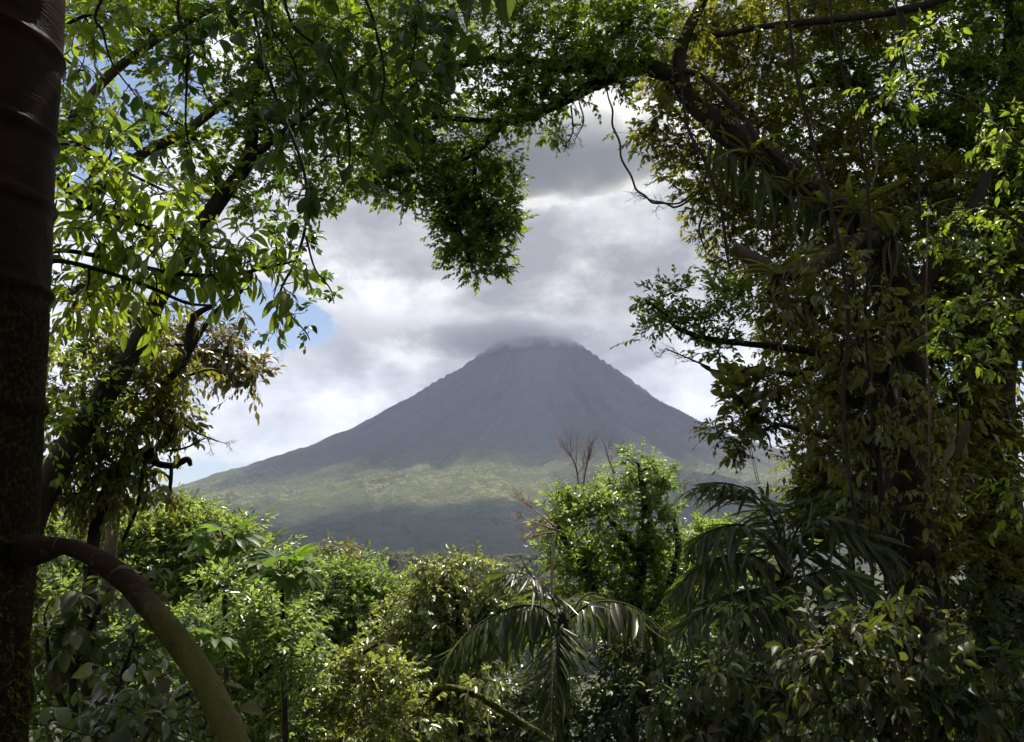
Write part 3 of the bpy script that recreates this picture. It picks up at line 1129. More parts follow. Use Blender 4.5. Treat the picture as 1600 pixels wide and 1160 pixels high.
# prop root
pr = [(35, 864), (70, 858), (100, 854), (135, 864), (165, 883), (205, 915), (240, 955), (286, 1012), (322, 1070), (346, 1115), (366, 1160), (405, 1290), (430, 1420), (450, 1600), (462, 1850)]
prr = [27, 19, 12.5, 13.5, 16, 17, 17.5, 18.5, 19.5, 20, 20.5, 21, 21.5, 22, 22]
YR = [2.6, 2.5, 2.45, 2.38, 2.32, 2.27, 2.23, 2.2, 2.18, 2.16, 2.14, 2.12, 2.11, 2.10, 2.09]
W = [P(p[0], p[1], y) for p, y in zip(pr, YR)]
W.append(np.array([W[-1][0] + 0.01, 2.08, min(W[-1][2] - 0.25, float(ground(W[-1][0], 2.1)) - 0.1)]))
PR = [r * PXM(y) for r, y in zip(prr, YR)] + [0.035]
b = Buf()
C2 = tube(b, W, PR, 40, 16, 0.10, 4)
proot = b.build('prop_root', root_mat(), rt.root)
T2, A2, B2 = frames(C2)
R2 = spline(np.column_stack([W, PR]), 16)[:, 3]
sk = bpy.data.materials.new('node_skin')
sk.use_nodes = True
nn = Nodes(sk.node_tree)
pp_ = nn.n('ShaderNodeBsdfPrincipled', i_Roughness=0.6)
nn.l(nn.mix(nn.noise(nn.n('ShaderNodeTexCoord').outputs['Object'], 30.0, 5), (0.05, 0.028, 0.02), (0.14, 0.085, 0.05)), pp_.inputs['Base Color'])
nn.l(pp_.outputs[0], nn.n('ShaderNodeOutputMaterial').inputs[0])
for px, py, tiltk in ((97, 855, 0.15), (190, 903, 0.55), (358, 1130, 0.35)):
    x2, y2, _ = to_px(C2)
    k = int(np.argmin((x2 - px) ** 2 + (y2 - py) ** 2))
    b = Buf()
    t2 = norm(T2[k] + tiltk * B2[k])
    a2 = norm(A2[k] - t2 * A2[k].dot(t2))
    bb2 = np.cross(t2, a2)
    th2 = np.linspace(0, 2 * np.pi, 40, endpoint=False)
    prof = [(-0.010, 0.994), (-0.006, 1.012), (0.0, 1.03), (0.004, 1.02), (0.009, 0.994)]
    VV = np.array([[C2[k] + t2 * h + R2[k] * s * (np.cos(t) * a2 * (1 + 0.0) + np.sin(t) * bb2 * math.sqrt(1 + tiltk ** 2 * 0.5)) for t in th2] for h, s in prof])
    b.add(VV, grid_faces(len(prof), 40, True))
    b.build('node_ring', sk, proot)

# ------------------------------------------------------------------ left side
Y = 9.0
t = Plant('leaning_tree', 'slender dark tree leaning to the right behind the ringed trunk, small leaves', 'tree', on_ground(-10, Y), 21)
t.limb([(0, 1500), (30, 900), (93, 725), (160, 625), (221, 525), (248, 466), (300, 375), (345, 310), (390, 245), (397, 138), (414, 69), (440, -60)],
       [24, 23, 21, 18, 15, 14, 14, 13, 11, 9, 8, 5], Y, M['bark_dark'], 'trunk', 10)
t.limb([(60, 300, 9.2), (86, 225, 9.2), (120, 180, 9.2), (172, 117, 9.2), (250, 60, 9), (350, 5, 9)], [12, 10, 8, 8, 6, 4], Y, M['bark_brown'])
t.limb([(120, 330, 9.4), (180, 270, 9.3), (228, 238, 9.2), (290, 205, 9), (338, 169, 9), (420, 110, 9)], [8, 9, 8, 8, 7, 4], Y, M['bark_brown'])
t.limb([(345, 310, 9), (330, 250, 9.1), (260, 180, 9.2), (200, 165, 9.3)], [8, 6, 4, 2], Y, M['bark_dark'])
t.limb([(393, 250, 9), (450, 200, 8.8), (520, 150, 8.7), (590, 80, 8.6)], [6, 5, 4, 3], Y, M['bark_dark'])
t.limb([(248, 466, 9), (215, 500, 8.9), (150, 440, 8.8), (95, 470, 8.8)], [7, 6, 5, 4], Y, M['bark_brown'])
t.foliage([(150, 40, 60, 50), (250, 60, 60, 50), (330, 40, 70, 50), (420, 50, 70, 60), (510, 60, 70, 60), (580, 110, 60, 60), (480, 150, 80, 60), (390, 130, 60, 60),
           (300, 130, 60, 40), (350, 200, 60, 50), (430, 240, 60, 50), (520, 230, 70, 50), (560, 180, 60, 50), (230, 220, 60, 40), (160, 190, 50, 40), (300, 270, 60, 50),
           (120, 210, 40, 60), (380, 300, 50, 40), (470, 300, 50, 30), (200, -60, 200, 50), (480, -60, 200, 60)],
          Y, SMALL, M['leaf_upper'], 0.078, 1.5, per_twig=12)

Y = 9.5
t = Plant('vine_clad_tree', 'vine-tangled dark foliage with twisted mossy branches, left of the volcano slope', 'tree', on_ground(120, 10.0), 23)
t.limb([(150, 1400), (140, 1000), (150, 820), (185, 740), (235, 700)], [14, 12, 10, 9, 8], Y, M['bark_mossy'], 'trunk')
t.limb([(330, 478), (300, 500), (290, 560), (250, 610), (247, 640), (268, 672), (262, 690), (240, 705), (240, 722), (270, 728), (292, 718), (298, 728)], [4, 6, 7, 6, 5, 5, 5, 5, 5, 5, 5, 3], Y, M['bark_mossy'])
t.limb([(268, 730), (266, 760), (260, 800)], [3, 3, 2], Y, M['bark_mossy'])
t.limb([(240, 705), (225, 730), (215, 790), (190, 850)], [4, 4, 3, 3], Y, M['bark_mossy'])
t.limb([(150, 820), (165, 790), (140, 770), (110, 780)], [6, 5, 4, 4], Y, M['bark_mossy'])
t.limb([(290, 560), (320, 510), (345, 480), (380, 455)], [5, 4, 4, 2], Y, M['bark_mossy'])
t.foliage([(110, 520, 40, 50), (130, 600, 50, 50), (110, 690, 40, 60), (190, 640, 60, 40), (200, 700, 60, 40), (150, 740, 60, 40), (230, 600, 50, 50), (265, 640, 30, 40), (270, 670, 28, 30),
           (220, 760, 50, 40), (180, 530, 50, 40), (100, 790, 50, 40), (280, 570, 30, 30), (150, 480, 50, 30), (230, 530, 40, 25)],
          Y, MEDIUM, M['leaf_shade'], 0.10, 1.45, per_twig=8, droop=0.9, up=-0.3)
t.foliage([(120, 590, 50, 40, 8.7), (90, 655, 25, 40, 8.6), (150, 660, 50, 30, 8.8)], Y, MEDIUM, M['leaf_upper'], 0.085, 0.9, per_twig=8, droop=0.5)
bare_twigs(t, [(262, 640), (300, 672), (340, 690)], 9.4, M['bark_dark'], 26, 4, 3, 1.2)
bare_twigs(t, [(260, 705), (290, 700), (320, 685)], 9.4, M['bark_dark'], 22, 4, 5, 1.2)
bare_twigs(t, [(285, 590), (330, 578), (365, 590)], 9.6, M['bark_dark'], 26, 4, 6, 1.3)

Y = 14.0
t = Plant('flushing_tree', 'tree with pinkish yellow young leaves reaching out left of the cloud-capped volcano', 'tree', on_ground(150, Y), 25)
t.limb([(160, 1500), (170, 900), (200, 720), (250, 600), (300, 560), (350, 550), (390, 580)], [12, 10, 9, 7, 5, 4, 2], Y, M['bark_brown'], 'trunk')
t.foliage([(350, 545, 38, 24), (320, 525, 30, 22), (378, 565, 28, 20), (398, 596, 20, 18), (340, 580, 24, 12), (290, 540, 30, 22), (285, 520, 25, 20)],
          Y, MEDIUM, M['leaf_flush'], 0.14, 2.0, per_twig=9, droop=0.7, up=0.2, spread=0.42)

Y = 5.0
t = Plant('shiny_leaved_tree', 'sunlit tree with long glossy leaves on thin mossy boughs beside the ringed trunk', 'tree', on_ground(70, Y), 27)
t.limb([(0, 1800), (10, 1000), (28, 700), (40, 500), (50, 400), (62, 250), (75, 60), (80, -80)], [16, 15, 13, 12, 11, 10, 7, 5], Y, M['bark_mossy'], 'trunk')
t.limb([(50, 398), (100, 392), (165, 403), (276, 428), (365, 428), (431, 415), (462, 408)], [6, 4, 4, 3.5, 3, 2.5, 1.5], Y, M['bark_mossy'])
t.limb([(48, 420), (90, 408), (165, 425), (241, 452), (293, 474), (338, 478)], [5, 4, 3.5, 3, 2.5, 1.5], 4.9, M['bark_mossy'])
t.limb([(62, 250), (130, 320), (200, 345), (300, 380), (380, 392)], [5, 4, 4, 3, 2], 5.1, M['bark_mossy'])
t.limb([(62, 230), (120, 225), (180, 260), (260, 300)], [5, 4, 3, 2], 5.2, M['bark_mossy'])
t.limb([(75, 60), (120, 30), (160, 20)], [4, 3, 2], 5.0, M['bark_mossy'])
t.foliage([(125, 235, 55, 30), (185, 275, 60, 40), (120, 300, 45, 40), (240, 310, 55, 35), (140, 355, 65, 35), (230, 365, 75, 30), (310, 370, 55, 35), (375, 390, 50, 32), (415, 425, 40, 38),
           (340, 420, 55, 35), (250, 410, 70, 30), (130, 420, 60, 20), (440, 395, 24, 28), (380, 445, 30, 25), (110, 460, 40, 22), (190, 440, 40, 22),
           (125, 20, 40, 40), (115, 95, 34, 40), (170, 45, 40, 35)],
          Y, SHINY, M['leaf_shiny'], 0.105, 0.95, per_twig=7, droop=0.75, up=0.1, single=300, cl_leaves=28, twig_len=0.22, branch_px=2.5)
t.foliage([(160, 475, 60, 25), (240, 490, 50, 25), (110, 480, 30, 30)], 5.2, SHINY, M['leaf_shiny'], 0.095, 0.7, per_twig=6, droop=0.8, cl_leaves=24, twig_len=0.2)

# the sprig with small leaves hanging free in front of the clouds
Y = 6.0
t = Plant('hanging_sprig', 'thin sprig of small dark leaves dangling before the grey cloud, upper left', 'vine', P(380, -60, Y), 29)
t.limb([(380, -60), (420, 120), (470, 250), (480, 330), (465, 400), (440, 450), (432, 490), (428, 520)], [3, 3, 3, 2.6, 2.4, 2, 1.6, 1], Y, M['bark_dark'], 'stem', 5)
t.limb([(478, 370), (492, 420), (515, 450), (522, 475)], [2, 1.6, 1.3, 0.8], Y, M['bark_dark'], 'stem', 5)
t.limb([(440, 480), (460, 500), (478, 520), (484, 532)], [1.6, 1.4, 1.2, 0.8], Y, M['bark_dark'], 'stem', 5)
t.foliage([(470, 350, 26, 20), (460, 385, 24, 20), (475, 420, 22, 14), (498, 440, 14, 8), (468, 490, 22, 10), (475, 520, 16, 10), (430, 520, 8, 12), (440, 350, 30, 25), (520, 472, 6, 6), (430, 300, 30, 25)],
          Y, OVAL, M['leaf_vine'], 0.062, 0.8, per_twig=5, droop=0.6, single=120, cl_leaves=12, twig_len=0.09, branch_px=1.2)

# broad dark leaves hanging into the picture from overhead
Y = 4.0
t = Plant('hanging_vine', 'vine of broad dark heart-shaped leaves hanging from overhead, top left', 'vine', P(420, -200, Y), 31)
for pts in ([(300, -200), (159, 0), (162, 52), (176, 100), (214, 152)], [(330, -200), (279, 0), (293, 69), (290, 193), (300, 240)], [(420, -200), (410, 0), (424, 45), (455, 86), (466, 128), (470, 210)],
            [(430, -200), (448, 17), (507, 83), (540, 170), (545, 260), (520, 310)], [(440, -200), (560, -20), (590, 60), (600, 130), (580, 210)], [(450, -200), (640, -20), (650, 50), (640, 110)]):
    t.limb(pts, np.linspace(3.2, 1.2, len(pts)), Y, M['bark_dark'], 'stem', 5)
t.foliage([(300, 130, 30, 60), (300, 220, 34, 30), (380, 20, 60, 30), (460, 100, 45, 60), (540, 60, 50, 50), (590, 110, 45, 60), (560, 190, 40, 50), (470, 200, 30, 50), (520, 285, 45, 32),
           (640, 40, 50, 50), (650, 110, 40, 40), (610, 180, 36, 30), (340, 60, 40, 40), (200, 130, 22, 22), (700, 20, 50, 30), (430, 160, 30, 40)],
          Y, OVAL, M['leaf_vine'], 0.082, 0.6, per_twig=5, droop=1.0, up=-0.1, single=290, cl_leaves=12, twig_len=0.15, branch_px=1.6, tilt=0.7)

# long leaf tips of a plant perched above the frame
Y = 5.0
t = Plant('perched_plant', 'dark strap leaves drooping over the top edge, above the volcano', 'plant', P(750, -70, Y), 33)
t.limb([(560, -150), (700, -80), (850, -75), (1000, -120)], [10, 12, 12, 10], Y, M['bark_mossy'], 'stem')
D = norm(np.array([[-0.35, -0.1, -1], [-0.18, 0, -1], [-0.08, -0.2, -1], [0.05, 0.1, -1], [0.14, 0, -1], [0.28, -0.1, -1], [0.42, 0.1, -1], [-0.5, 0, -1.0]]))
leaf_objects('leaf', LANCE, M['leaf_palm'], t.root, t.org, np.array([P(x, -75, Y) for x in (705, 722, 735, 758, 770, 785, 800, 690)]), D, np.array([[0.2, -1, 0.1]] * 8) + np.random.default_rng(1).normal(size=(8, 3)) * 0.4,
             np.array([0.33, 0.36, 0.42, 0.43, 0.42, 0.40, 0.34, 0.3]))

# ------------------------------------------------------------------ the big tree on the right whose boughs arch over the view
Y = 12.0
t = Plant('arching_tree', 'big epiphyte-laden tree on the right whose mossy boughs arch over the volcano', 'tree', on_ground(1450, Y), 41)
BIG = t
t.limb([(1450, 1700), (1440, 1250), (1430, 1000), (1422, 800), (1415, 600), (1400, 470), (1370, 375), (1290, 312), (1230, 265), (1150, 215), (1085, 165), (1060, 118), (1070, 60), (1115, -30), (1180, -150)],
       [44, 42, 38, 36, 34, 33, 28, 22, 21, 20, 17, 13, 8.5, 6.5, 4], Y, M['bark_mossy'], 'trunk', 16, rough=0.42, per=10)
t.limb([(1062, 122), (1000, 102), (940, 106), (860, 103), (800, 92), (745, 96), (690, 108), (640, 92), (600, 70)], [16, 15, 13, 10, 8, 7, 6, 4, 2], Y, M['bark_mossy'], sides=10, rough=0.22)
t.limb([(990, 104), (930, 132), (880, 158), (830, 182), (790, 192), (745, 235), (690, 262), (640, 268), (585, 276)], [12, 11, 9, 8, 7, 6, 5, 4, 2], Y, M['bark_mossy'], sides=10, rough=0.22)
t.limb([(745, 238), (742, 290), (765, 335), (770, 400)], [4, 3.5, 3, 2], Y, M['bark_dark'])
t.limb([(690, 262), (700, 310), (715, 350), (735, 410)], [4, 3.5, 3, 2], Y, M['bark_dark'])
t.limb([(790, 192), (700, 185), (620, 180), (560, 200)], [5, 5, 4, 2], Y, M['bark_dark'])
t.limb([(1070, 60), (1140, 52), (1190, 42), (1301, 31), (1405, 17), (1480, -5), (1600, -60)], [6, 5, 5.5, 6, 7, 8, 7], 12.5, M['bark_dark'], rough=0.3)
t.limb([(1405, 17), (1410, 50), (1400, 90), (1385, 130)], [7, 5, 4, 3], 12.5, M['bark_dark'])
t.limb([(1063, 110, 12), (1095, 118, 11.8), (1130, 150), (1165, 190), (1190, 225), (1240, 270)], [6, 5, 5, 5, 5, 4], 11.6, M['bark_dark'])
t.limb([(1370, 375), (1330, 380), (1260, 420), (1215, 425), (1180, 408), (1145, 385)], [14, 13, 15, 14, 13, 9], 11.5, M['bark_brown'], rough=0.25)
t.limb([(1415, 600), (1370, 590), (1300, 560), (1240, 545), (1190, 540), (1110, 530), (1060, 514), (1040, 492), (1010, 470)], [9, 8, 7, 6, 5, 4.5, 4, 3, 2], 11.5, M['bark_mossy'], rough=0.2)
t.limb([(1300, 560), (1240, 585), (1190, 575), (1150, 582), (1115, 580), (1095, 570)], [5, 4, 4, 3.5, 3, 2], 11.3, M['bark_mossy'], rough=0.2)
t.limb([(1420, 700), (1330, 690), (1250, 672), (1215, 665), (1185, 675)], [8, 6, 4, 3, 2], 11.2, M['bark_dark'])
t.limb([(1420, 480), (1470, 400), (1520, 330), (1560, 220)], [14, 12, 10, 7], 12.5, M['bark_dark'])
LIT = [(600, 40, 60, 45), (670, 60, 60, 45), (640, 130, 60, 40), (560, 150, 50, 50), (600, 210, 60, 50), (690, 165, 60, 40), (690, 215, 60, 40), (760, 185, 40, 30), (640, 250, 60, 35),
       (830, 155, 50, 40), (800, 125, 40, 35), (850, 60, 60, 40), (780, 50, 50, 30), (930, 60, 60, 45), (890, 120, 60, 30), (1000, 50, 60, 50), (950, 130, 40, 20), (850, 200, 30, 18),
       (570, 275, 40, 35), (610, 290, 50, 25), (660, 300, 40, 25), (720, 290, 50, 30), (770, 265, 28, 36), (775, 320, 30, 30), (715, 340, 36, 30), (700, 370, 26, 20), (745, 375, 40, 30), (790, 350, 20, 26),
       (740, 410, 34, 20), (775, 405, 22, 22), (700, -60, 200, 60), (900, -60, 200, 60), (545, 305, 20, 20)]
t.foliage(LIT, Y, SMALL, M['leaf_canopy'], 0.080, 2.1, per_twig=12, spread=0.36)
t.foliage([(770, 265, 30, 36), (775, 320, 32, 30), (715, 335, 40, 30), (745, 375, 44, 30), (785, 350, 22, 30), (750, 410, 36, 18), (740, 300, 50, 30), (690, 300, 40, 24)], Y, SMALL, M['leaf_canopy'], 0.078, 1.6, per_twig=12, spread=0.42)
t.foliage([(840, 108, 50, 16), (760, 100, 50, 16), (700, 108, 40, 16), (830, 182, 40, 14), (795, 196, 30, 14), (895, 140, 40, 16), (950, 110, 40, 18), (1000, 100, 36, 20), (740, 240, 30, 14), (690, 262, 40, 12)], 11.7, SMALL, M['leaf_canopy'], 0.078, 1.2, per_twig=10, spread=0.45)
RIGHT = [(1100, 60, 60, 60), (1040, 130, 50, 40), (1020, 190, 40, 25), (1050, 225, 40, 35), (1090, 285, 40, 45), (1110, 180, 50, 50), (1180, 100, 60, 60), (1180, 180, 50, 50), (1150, 260, 50, 50),
         (1130, 340, 40, 45), (1200, 330, 60, 50), (1150, 420, 30, 50), (1200, 480, 50, 40), (1270, 210, 60, 40), (1300, 260, 60, 50), (1330, 340, 70, 50), (1260, 380, 60, 50), (1300, 460, 80, 50),
         (1240, 20, 70, 40), (1330, 60, 50, 30), (1250, 520, 60, 40), (1350, 540, 80, 60), (1300, 620, 80, 50), (1380, 650, 60, 60), (1260, 700, 30, 50), (1330, 730, 70, 60), (1280, 770, 40, 40),
         (1450, 300, 60, 60), (1470, 450, 70, 70), (1480, 600, 60, 70), (1450, 720, 70, 60), (1390, 810, 60, 60), (1480, 840, 60, 60)]
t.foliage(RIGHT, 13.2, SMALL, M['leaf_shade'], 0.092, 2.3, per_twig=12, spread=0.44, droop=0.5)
t.foliage([(1050, 470, 36, 22), (1030, 500, 26, 16), (1085, 500, 34, 24), (1120, 500, 34, 30), (1070, 452, 26, 12), (1010, 530, 16, 8), (1130, 545, 40, 16), (1015, 465, 16, 10), (1130, 470, 26, 30)],
          11.5, SMALL, M['leaf_canopy'], 0.085, 1.8, per_twig=9, spread=0.42, up=0.5)
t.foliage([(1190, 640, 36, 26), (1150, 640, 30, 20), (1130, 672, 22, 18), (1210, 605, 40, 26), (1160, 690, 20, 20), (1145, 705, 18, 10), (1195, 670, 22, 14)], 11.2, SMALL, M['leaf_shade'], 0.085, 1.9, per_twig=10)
t.foliage([(1140, 615, 34, 20), (1160, 650, 34, 22), (1195, 618, 40, 24)], 10.9, OVAL, M['leaf_shade'], 0.20, 1.1, per_twig=6, single=60, cl_leaves=14, twig_len=0.2)
bare_twigs(t, [(1110, 575), (1075, 560), (1040, 545)], 11.3, M['bark_dark'], 24, 5, 7, 1.0)
bare_twigs(t, [(1085, 300, 11.6), (1060, 318), (1025, 315), (1000, 305)], 11.6, M['bark_dark'], 24, 6, 8, 1.0)
bare_twigs(t, [(1100, 330, 11.6), (1092, 360), (1100, 385)], 11.6, M['bark_dark'], 22, 4, 9, 1.2)
bare_twigs(t, [(892, 165), (895, 205), (885, 225)], 12.0, M['bark_dark'], 22, 5, 10, 0.9)
bare_twigs(t, [(905, 160), (912, 190), (900, 215)], 12.0, M['bark_dark'], 20, 4, 12, 0.8)
t.foliage([(1330, 345, 34, 20), (1265, 290, 30, 18), (1195, 245, 30, 16), (1120, 195, 28, 16), (1070, 140, 24, 16), (1385, 410, 28, 30), (1405, 500, 34, 36), (1412, 590, 34, 36), (1418, 680, 36, 40), (1424, 780, 36, 44), (1430, 880, 40, 44), (1090, 40, 20, 30), (940, 108, 40, 8), (860, 104, 40, 8), (880, 158, 30, 8)],
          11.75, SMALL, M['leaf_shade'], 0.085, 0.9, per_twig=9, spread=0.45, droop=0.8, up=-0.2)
# epiphytes seated on the boughs
k = 0
for px, py, yy, n, ln in ((1215, 430, 11.1, 14, 0.65), (1290, 320, 11.5, 12, 0.55), (1340, 330, 11.4, 14, 0.7), (1170, 240, 11.6, 12, 0.5), (1240, 290, 11.5, 12, 0.5), (1395, 370, 11.3, 14, 0.75),
                          (1350, 520, 11.0, 14, 0.7), (1270, 470, 11.0, 12, 0.7), (1400, 560, 11.2, 12, 0.7)):
    e = Plant('bromeliad', ['spiky bromeliad on the thick stub of bough pointing at the sky', 'bromeliad at the bend of the arching bough, right of centre', 'large bromeliad where the arching bough meets its trunk',
                            'small bromeliad high on the arching bough, nearest the sky gap', 'bromeliad on the lower side of the arching bough, midway', 'wide strap-leaved epiphyte on top of the big right trunk',
                            'epiphyte clump on the big right trunk, below its fork', 'shaggy epiphyte hanging below the thick bough stub', 'strap-leaved epiphyte halfway up the big right trunk'][k], 'epiphyte', P(px, py, yy), 60 + k, 'epiphytes on the arching tree')
    b = Buf()
    Cb = P(px, py, yy)
    tube(b, [Cb + np.array([0, 0.25, -0.16]), Cb + np.array([0, 0.05, -0.03]), Cb + np.array([0, 0, 0.03])], [0.09, 0.07, 0.02], 7, 3, 0.3, k, cap=True)
    b.build('base', M['bark_mossy'], e.root)
    strap_rosette(e, Cb, n, ln, M['leaf_strap' if k % 3 else 'leaf_shade'], 70 + k, up=0.75)
    strap_rosette(e, Cb, 5, ln * 0.9, M['leaf_dry'], 90 + k, up=0.1, hang=1.0)
    k += 1
# curtains of hanging fern straps below the arching bough
e = Plant('strap_fern', 'curtain of narrow fern straps hanging below the arching bough', 'fern', P(1180, 240, 11.7), 77)
b = Buf()
Cb = [P(x, y, 11.75) for x, y in ((1110, 210), (1160, 240), (1230, 285), (1280, 325))]
tube(b, Cb, [0.05, 0.06, 0.06, 0.05], 6, 6, 0.3, 3, cap=True)
b.build('rhizome', M['bark_mossy'], e.root)
rng = np.random.default_rng(4)
pos = spline(Cb, 24)
pos = pos[rng.integers(0, len(pos), 90)] + rng.normal(size=(90, 3)) * 0.05
leaf_objects('frond', leaf_shape(0.035, 5, 0.6, 0.2), M['leaf_strap'], e.root, e.org, pos, np.array([0, 0, -1.0]) + rng.normal(size=(90, 3)) * 0.16, np.array([0, -1.0, 0]) + rng.normal(size=(90, 3)) * 0.5, rng.uniform(0.35, 0.95, 90))

# lianas
def liana(pts, r, Y, label, seed, name='liana', mat='bark_dark'):
    W0 = P(pts[0][0], pts[0][1], Y)
    p = Plant(name, label, 'vine', W0, seed, 'lianas on the right')
    p.limb(pts, list(np.interp(np.linspace(0, 1, len(pts)), [0, 0.15, 0.9, 1], [r * 0.6, r, r, r * 0.5])), Y, M[mat], 'stem', 5, 8, 0.1)
    return p


q = liana([(945, 110), (950, 150), (957, 172), (957, 196), (968, 222), (971, 248), (986, 275), (994, 296), (1008, 306), (1020, 317), (1040, 318), (1055, 324), (1078, 312), (1100, 285), (1110, 240), (1112, 200)], 1.8, 11.7, 'looping bare liana hanging into the sky gap right of centre', 101)
liana([(1065, 140), (1075, 200), (1100, 250), (1125, 320), (1135, 390), (1140, 420)], 2.6, 11.5, 'thin dark liana falling from the top of the arching bough', 102)
liana([(1290, -60), (1305, 60), (1340, 200), (1360, 350), (1352, 500), (1362, 640), (1358, 800), (1365, 950), (1360, 1150)], 2.4, 10.5, 'straight dark liana close to the left side of the big right trunk', 103)
liana([(1225, -60), (1240, 90), (1270, 220), (1300, 330), (1325, 480), (1318, 640), (1340, 820), (1385, 900), (1400, 1000), (1395, 1200)], 3.2, 10.2, 'thick crooked liana left of the big right trunk', 104)
liana([(1450, 330), (1447, 500), (1452, 640), (1450, 790)], 1.6, 10.0, 'pale thin aerial root hanging in front of the big right trunk', 105, 'aerial_root', 'bark_red')
liana([(1395, -60), (1405, 40), (1430, 200), (1445, 420), (1490, 560), (1495, 700), (1470, 820)], 1.8, 10.3, 'dark liana curving across the gap beside the far right trunk', 106)
liana([(1368, 190), (1364, 230), (1370, 262), (1360, 300)], 1.6, 10.0, 'pale twisted aerial root in the upper right foliage', 107, 'aerial_root', 'bark_red')

# second big tree at the right edge
Y = 14.0
t = Plant('edge_tree', 'massive dark trunk at the right edge carrying a dense leafy crown', 'tree', on_ground(1575, Y), 43)
t.limb([(1590, 1600), (1580, 1250), (1565, 1000), (1550, 780), (1545, 620), (1560, 450), (1580, 280), (1590, 100), (1600, -150)], [50, 46, 42, 40, 40, 34, 28, 24, 14], Y, M['bark_dark'], 'trunk', 14, rough=0.2)
t.limb([(1545, 640), (1510, 560), (1490, 420), (1480, 280), (1500, 150)], [18, 15, 12, 10, 6], Y, M['bark_dark'])
t.limb([(1580, 280), (1480, 200), (1400, 180), (1330, 128), (1245, 138)], [14, 12, 9, 7, 4], Y, M['bark_brown'])
t.limb([(1480, 280), (1400, 300), (1340, 250), (1300, 180)], [8, 7, 5, 3], Y, M['bark_dark'])
t.foliage([(1290, 110, 60, 40), (1350, 150, 60, 50), (1430, 90, 70, 60), (1510, 130, 70, 60), (1570, 60, 60, 60), (1400, 200, 70, 50), (1480, 220, 60, 60), (1570, 200, 60, 70), (1230, 150, 40, 30),
           (1330, 230, 50, 40), (1420, 300, 70, 60), (1530, 320, 70, 70), (1340, 20, 70, 40), (1450, 20, 60, 40), (1550, 0, 70, 40), (1230, 240, 50, 40), (1590, 320, 60, 80), (1400, -60, 250, 70)],
          Y, SMALL, M['leaf_canopy'], 0.105, 2.1, per_twig=12, spread=0.40)
t.foliage([(1520, 420, 70, 60), (1590, 440, 60, 70), (1480, 520, 60, 60), (1580, 560, 50, 60), (1500, 680, 60, 60), (1590, 700, 50, 80), (1400, 420, 60, 60), (1340, 620, 60, 60), (1420, 540, 60, 60),
           (1290, 560, 50, 50), (1320, 820, 70, 50), (1420, 880, 70, 50), (1540, 850, 70, 60), (1590, 980, 70, 60)], 13.6, MEDFAR, M['leaf_shade'], 0.15, 2.4, per_twig=10, droop=0.6)

# yellow-green sprays catching sun at the right
Y = 8.5
t = Plant('young_tree', 'slim young tree with yellow-green sunlit sprays at the upper right edge', 'tree', on_ground(1630, Y), 45)
t.limb([(1660, 1700), (1660, 1000), (1655, 500), (1640, 250), (1625, 60), (1615, -60)], [11, 10, 7, 5, 3, 1], Y, M['bark_brown'], 'trunk')
t.limb([(1650, 400), (1560, 330), (1500, 330), (1450, 320)], [3.5, 2.5, 1.8, 0.8], Y, M['bark_brown'])
t.limb([(1640, 260), (1560, 200), (1500, 150), (1400, 140)], [3.5, 2.5, 1.8, 0.8], Y, M['bark_brown'])
t.limb([(1655, 480), (1570, 470), (1500, 490)], [3.5, 2.5, 1], Y, M['bark_brown'])
t.foliage([(1570, 195, 36, 26), (1400, 150, 40, 24), (1450, 60, 40, 20), (1580, 250, 30, 40), (1540, 430, 40, 26), (1500, 500, 26, 40), (1560, 500, 34, 26), (1480, 350, 40, 30), (1570, 340, 40, 30), (1590, 760, 26, 40), (1520, 560, 30, 40)],
          Y, BROAD, M['leaf_upper'], 0.085, 0.8, per_twig=7, droop=0.6, single=200, cl_leaves=22, twig_len=0.22, spread=0.5)

# drooping mixed leaves over the dark trunks
Y = 9.0
t = Plant('climbing_vine', 'climber with drooping mid-size leaves smothering the big right trunk', 'vine', on_ground(1400, 11.0), 47)
t.limb([(1400, 1700, 11), (1400, 1200, 10.8), (1385, 900, 10.8), (1370, 700, 10.8), (1340, 520, 10.8), (1330, 400, 10.8)], [6, 6, 5, 5, 4, 3], Y, M['bark_dark'], 'stem', 6)
t.foliage([(1310, 420, 60, 50), (1360, 470, 50, 50), (1340, 560, 60, 50), (1280, 610, 50, 40), (1350, 660, 60, 50), (1300, 700, 40, 40), (1370, 760, 50, 50), (1430, 640, 40, 60), (1480, 640, 40, 60), (1240, 440, 40, 60), (1440, 780, 50, 50)],
          10.6, BROAD, M['leaf_shade'], 0.125, 0.45, per_twig=6, droop=1.0, single=160, cl_leaves=18, twig_len=0.3)
leaf_objects('leaf', LANCE, M['leaf_dry'], t.root, t.org, np.array([P(1512, 655, 9.8), P(1490, 690, 9.8)]), np.array([[-0.35, -0.2, -0.9], [-0.5, -0.2, -0.8]]), np.array([[0.3, -1, 0.2], [-0.2, -1, 0.3]]), np.array([0.5, 0.32]))

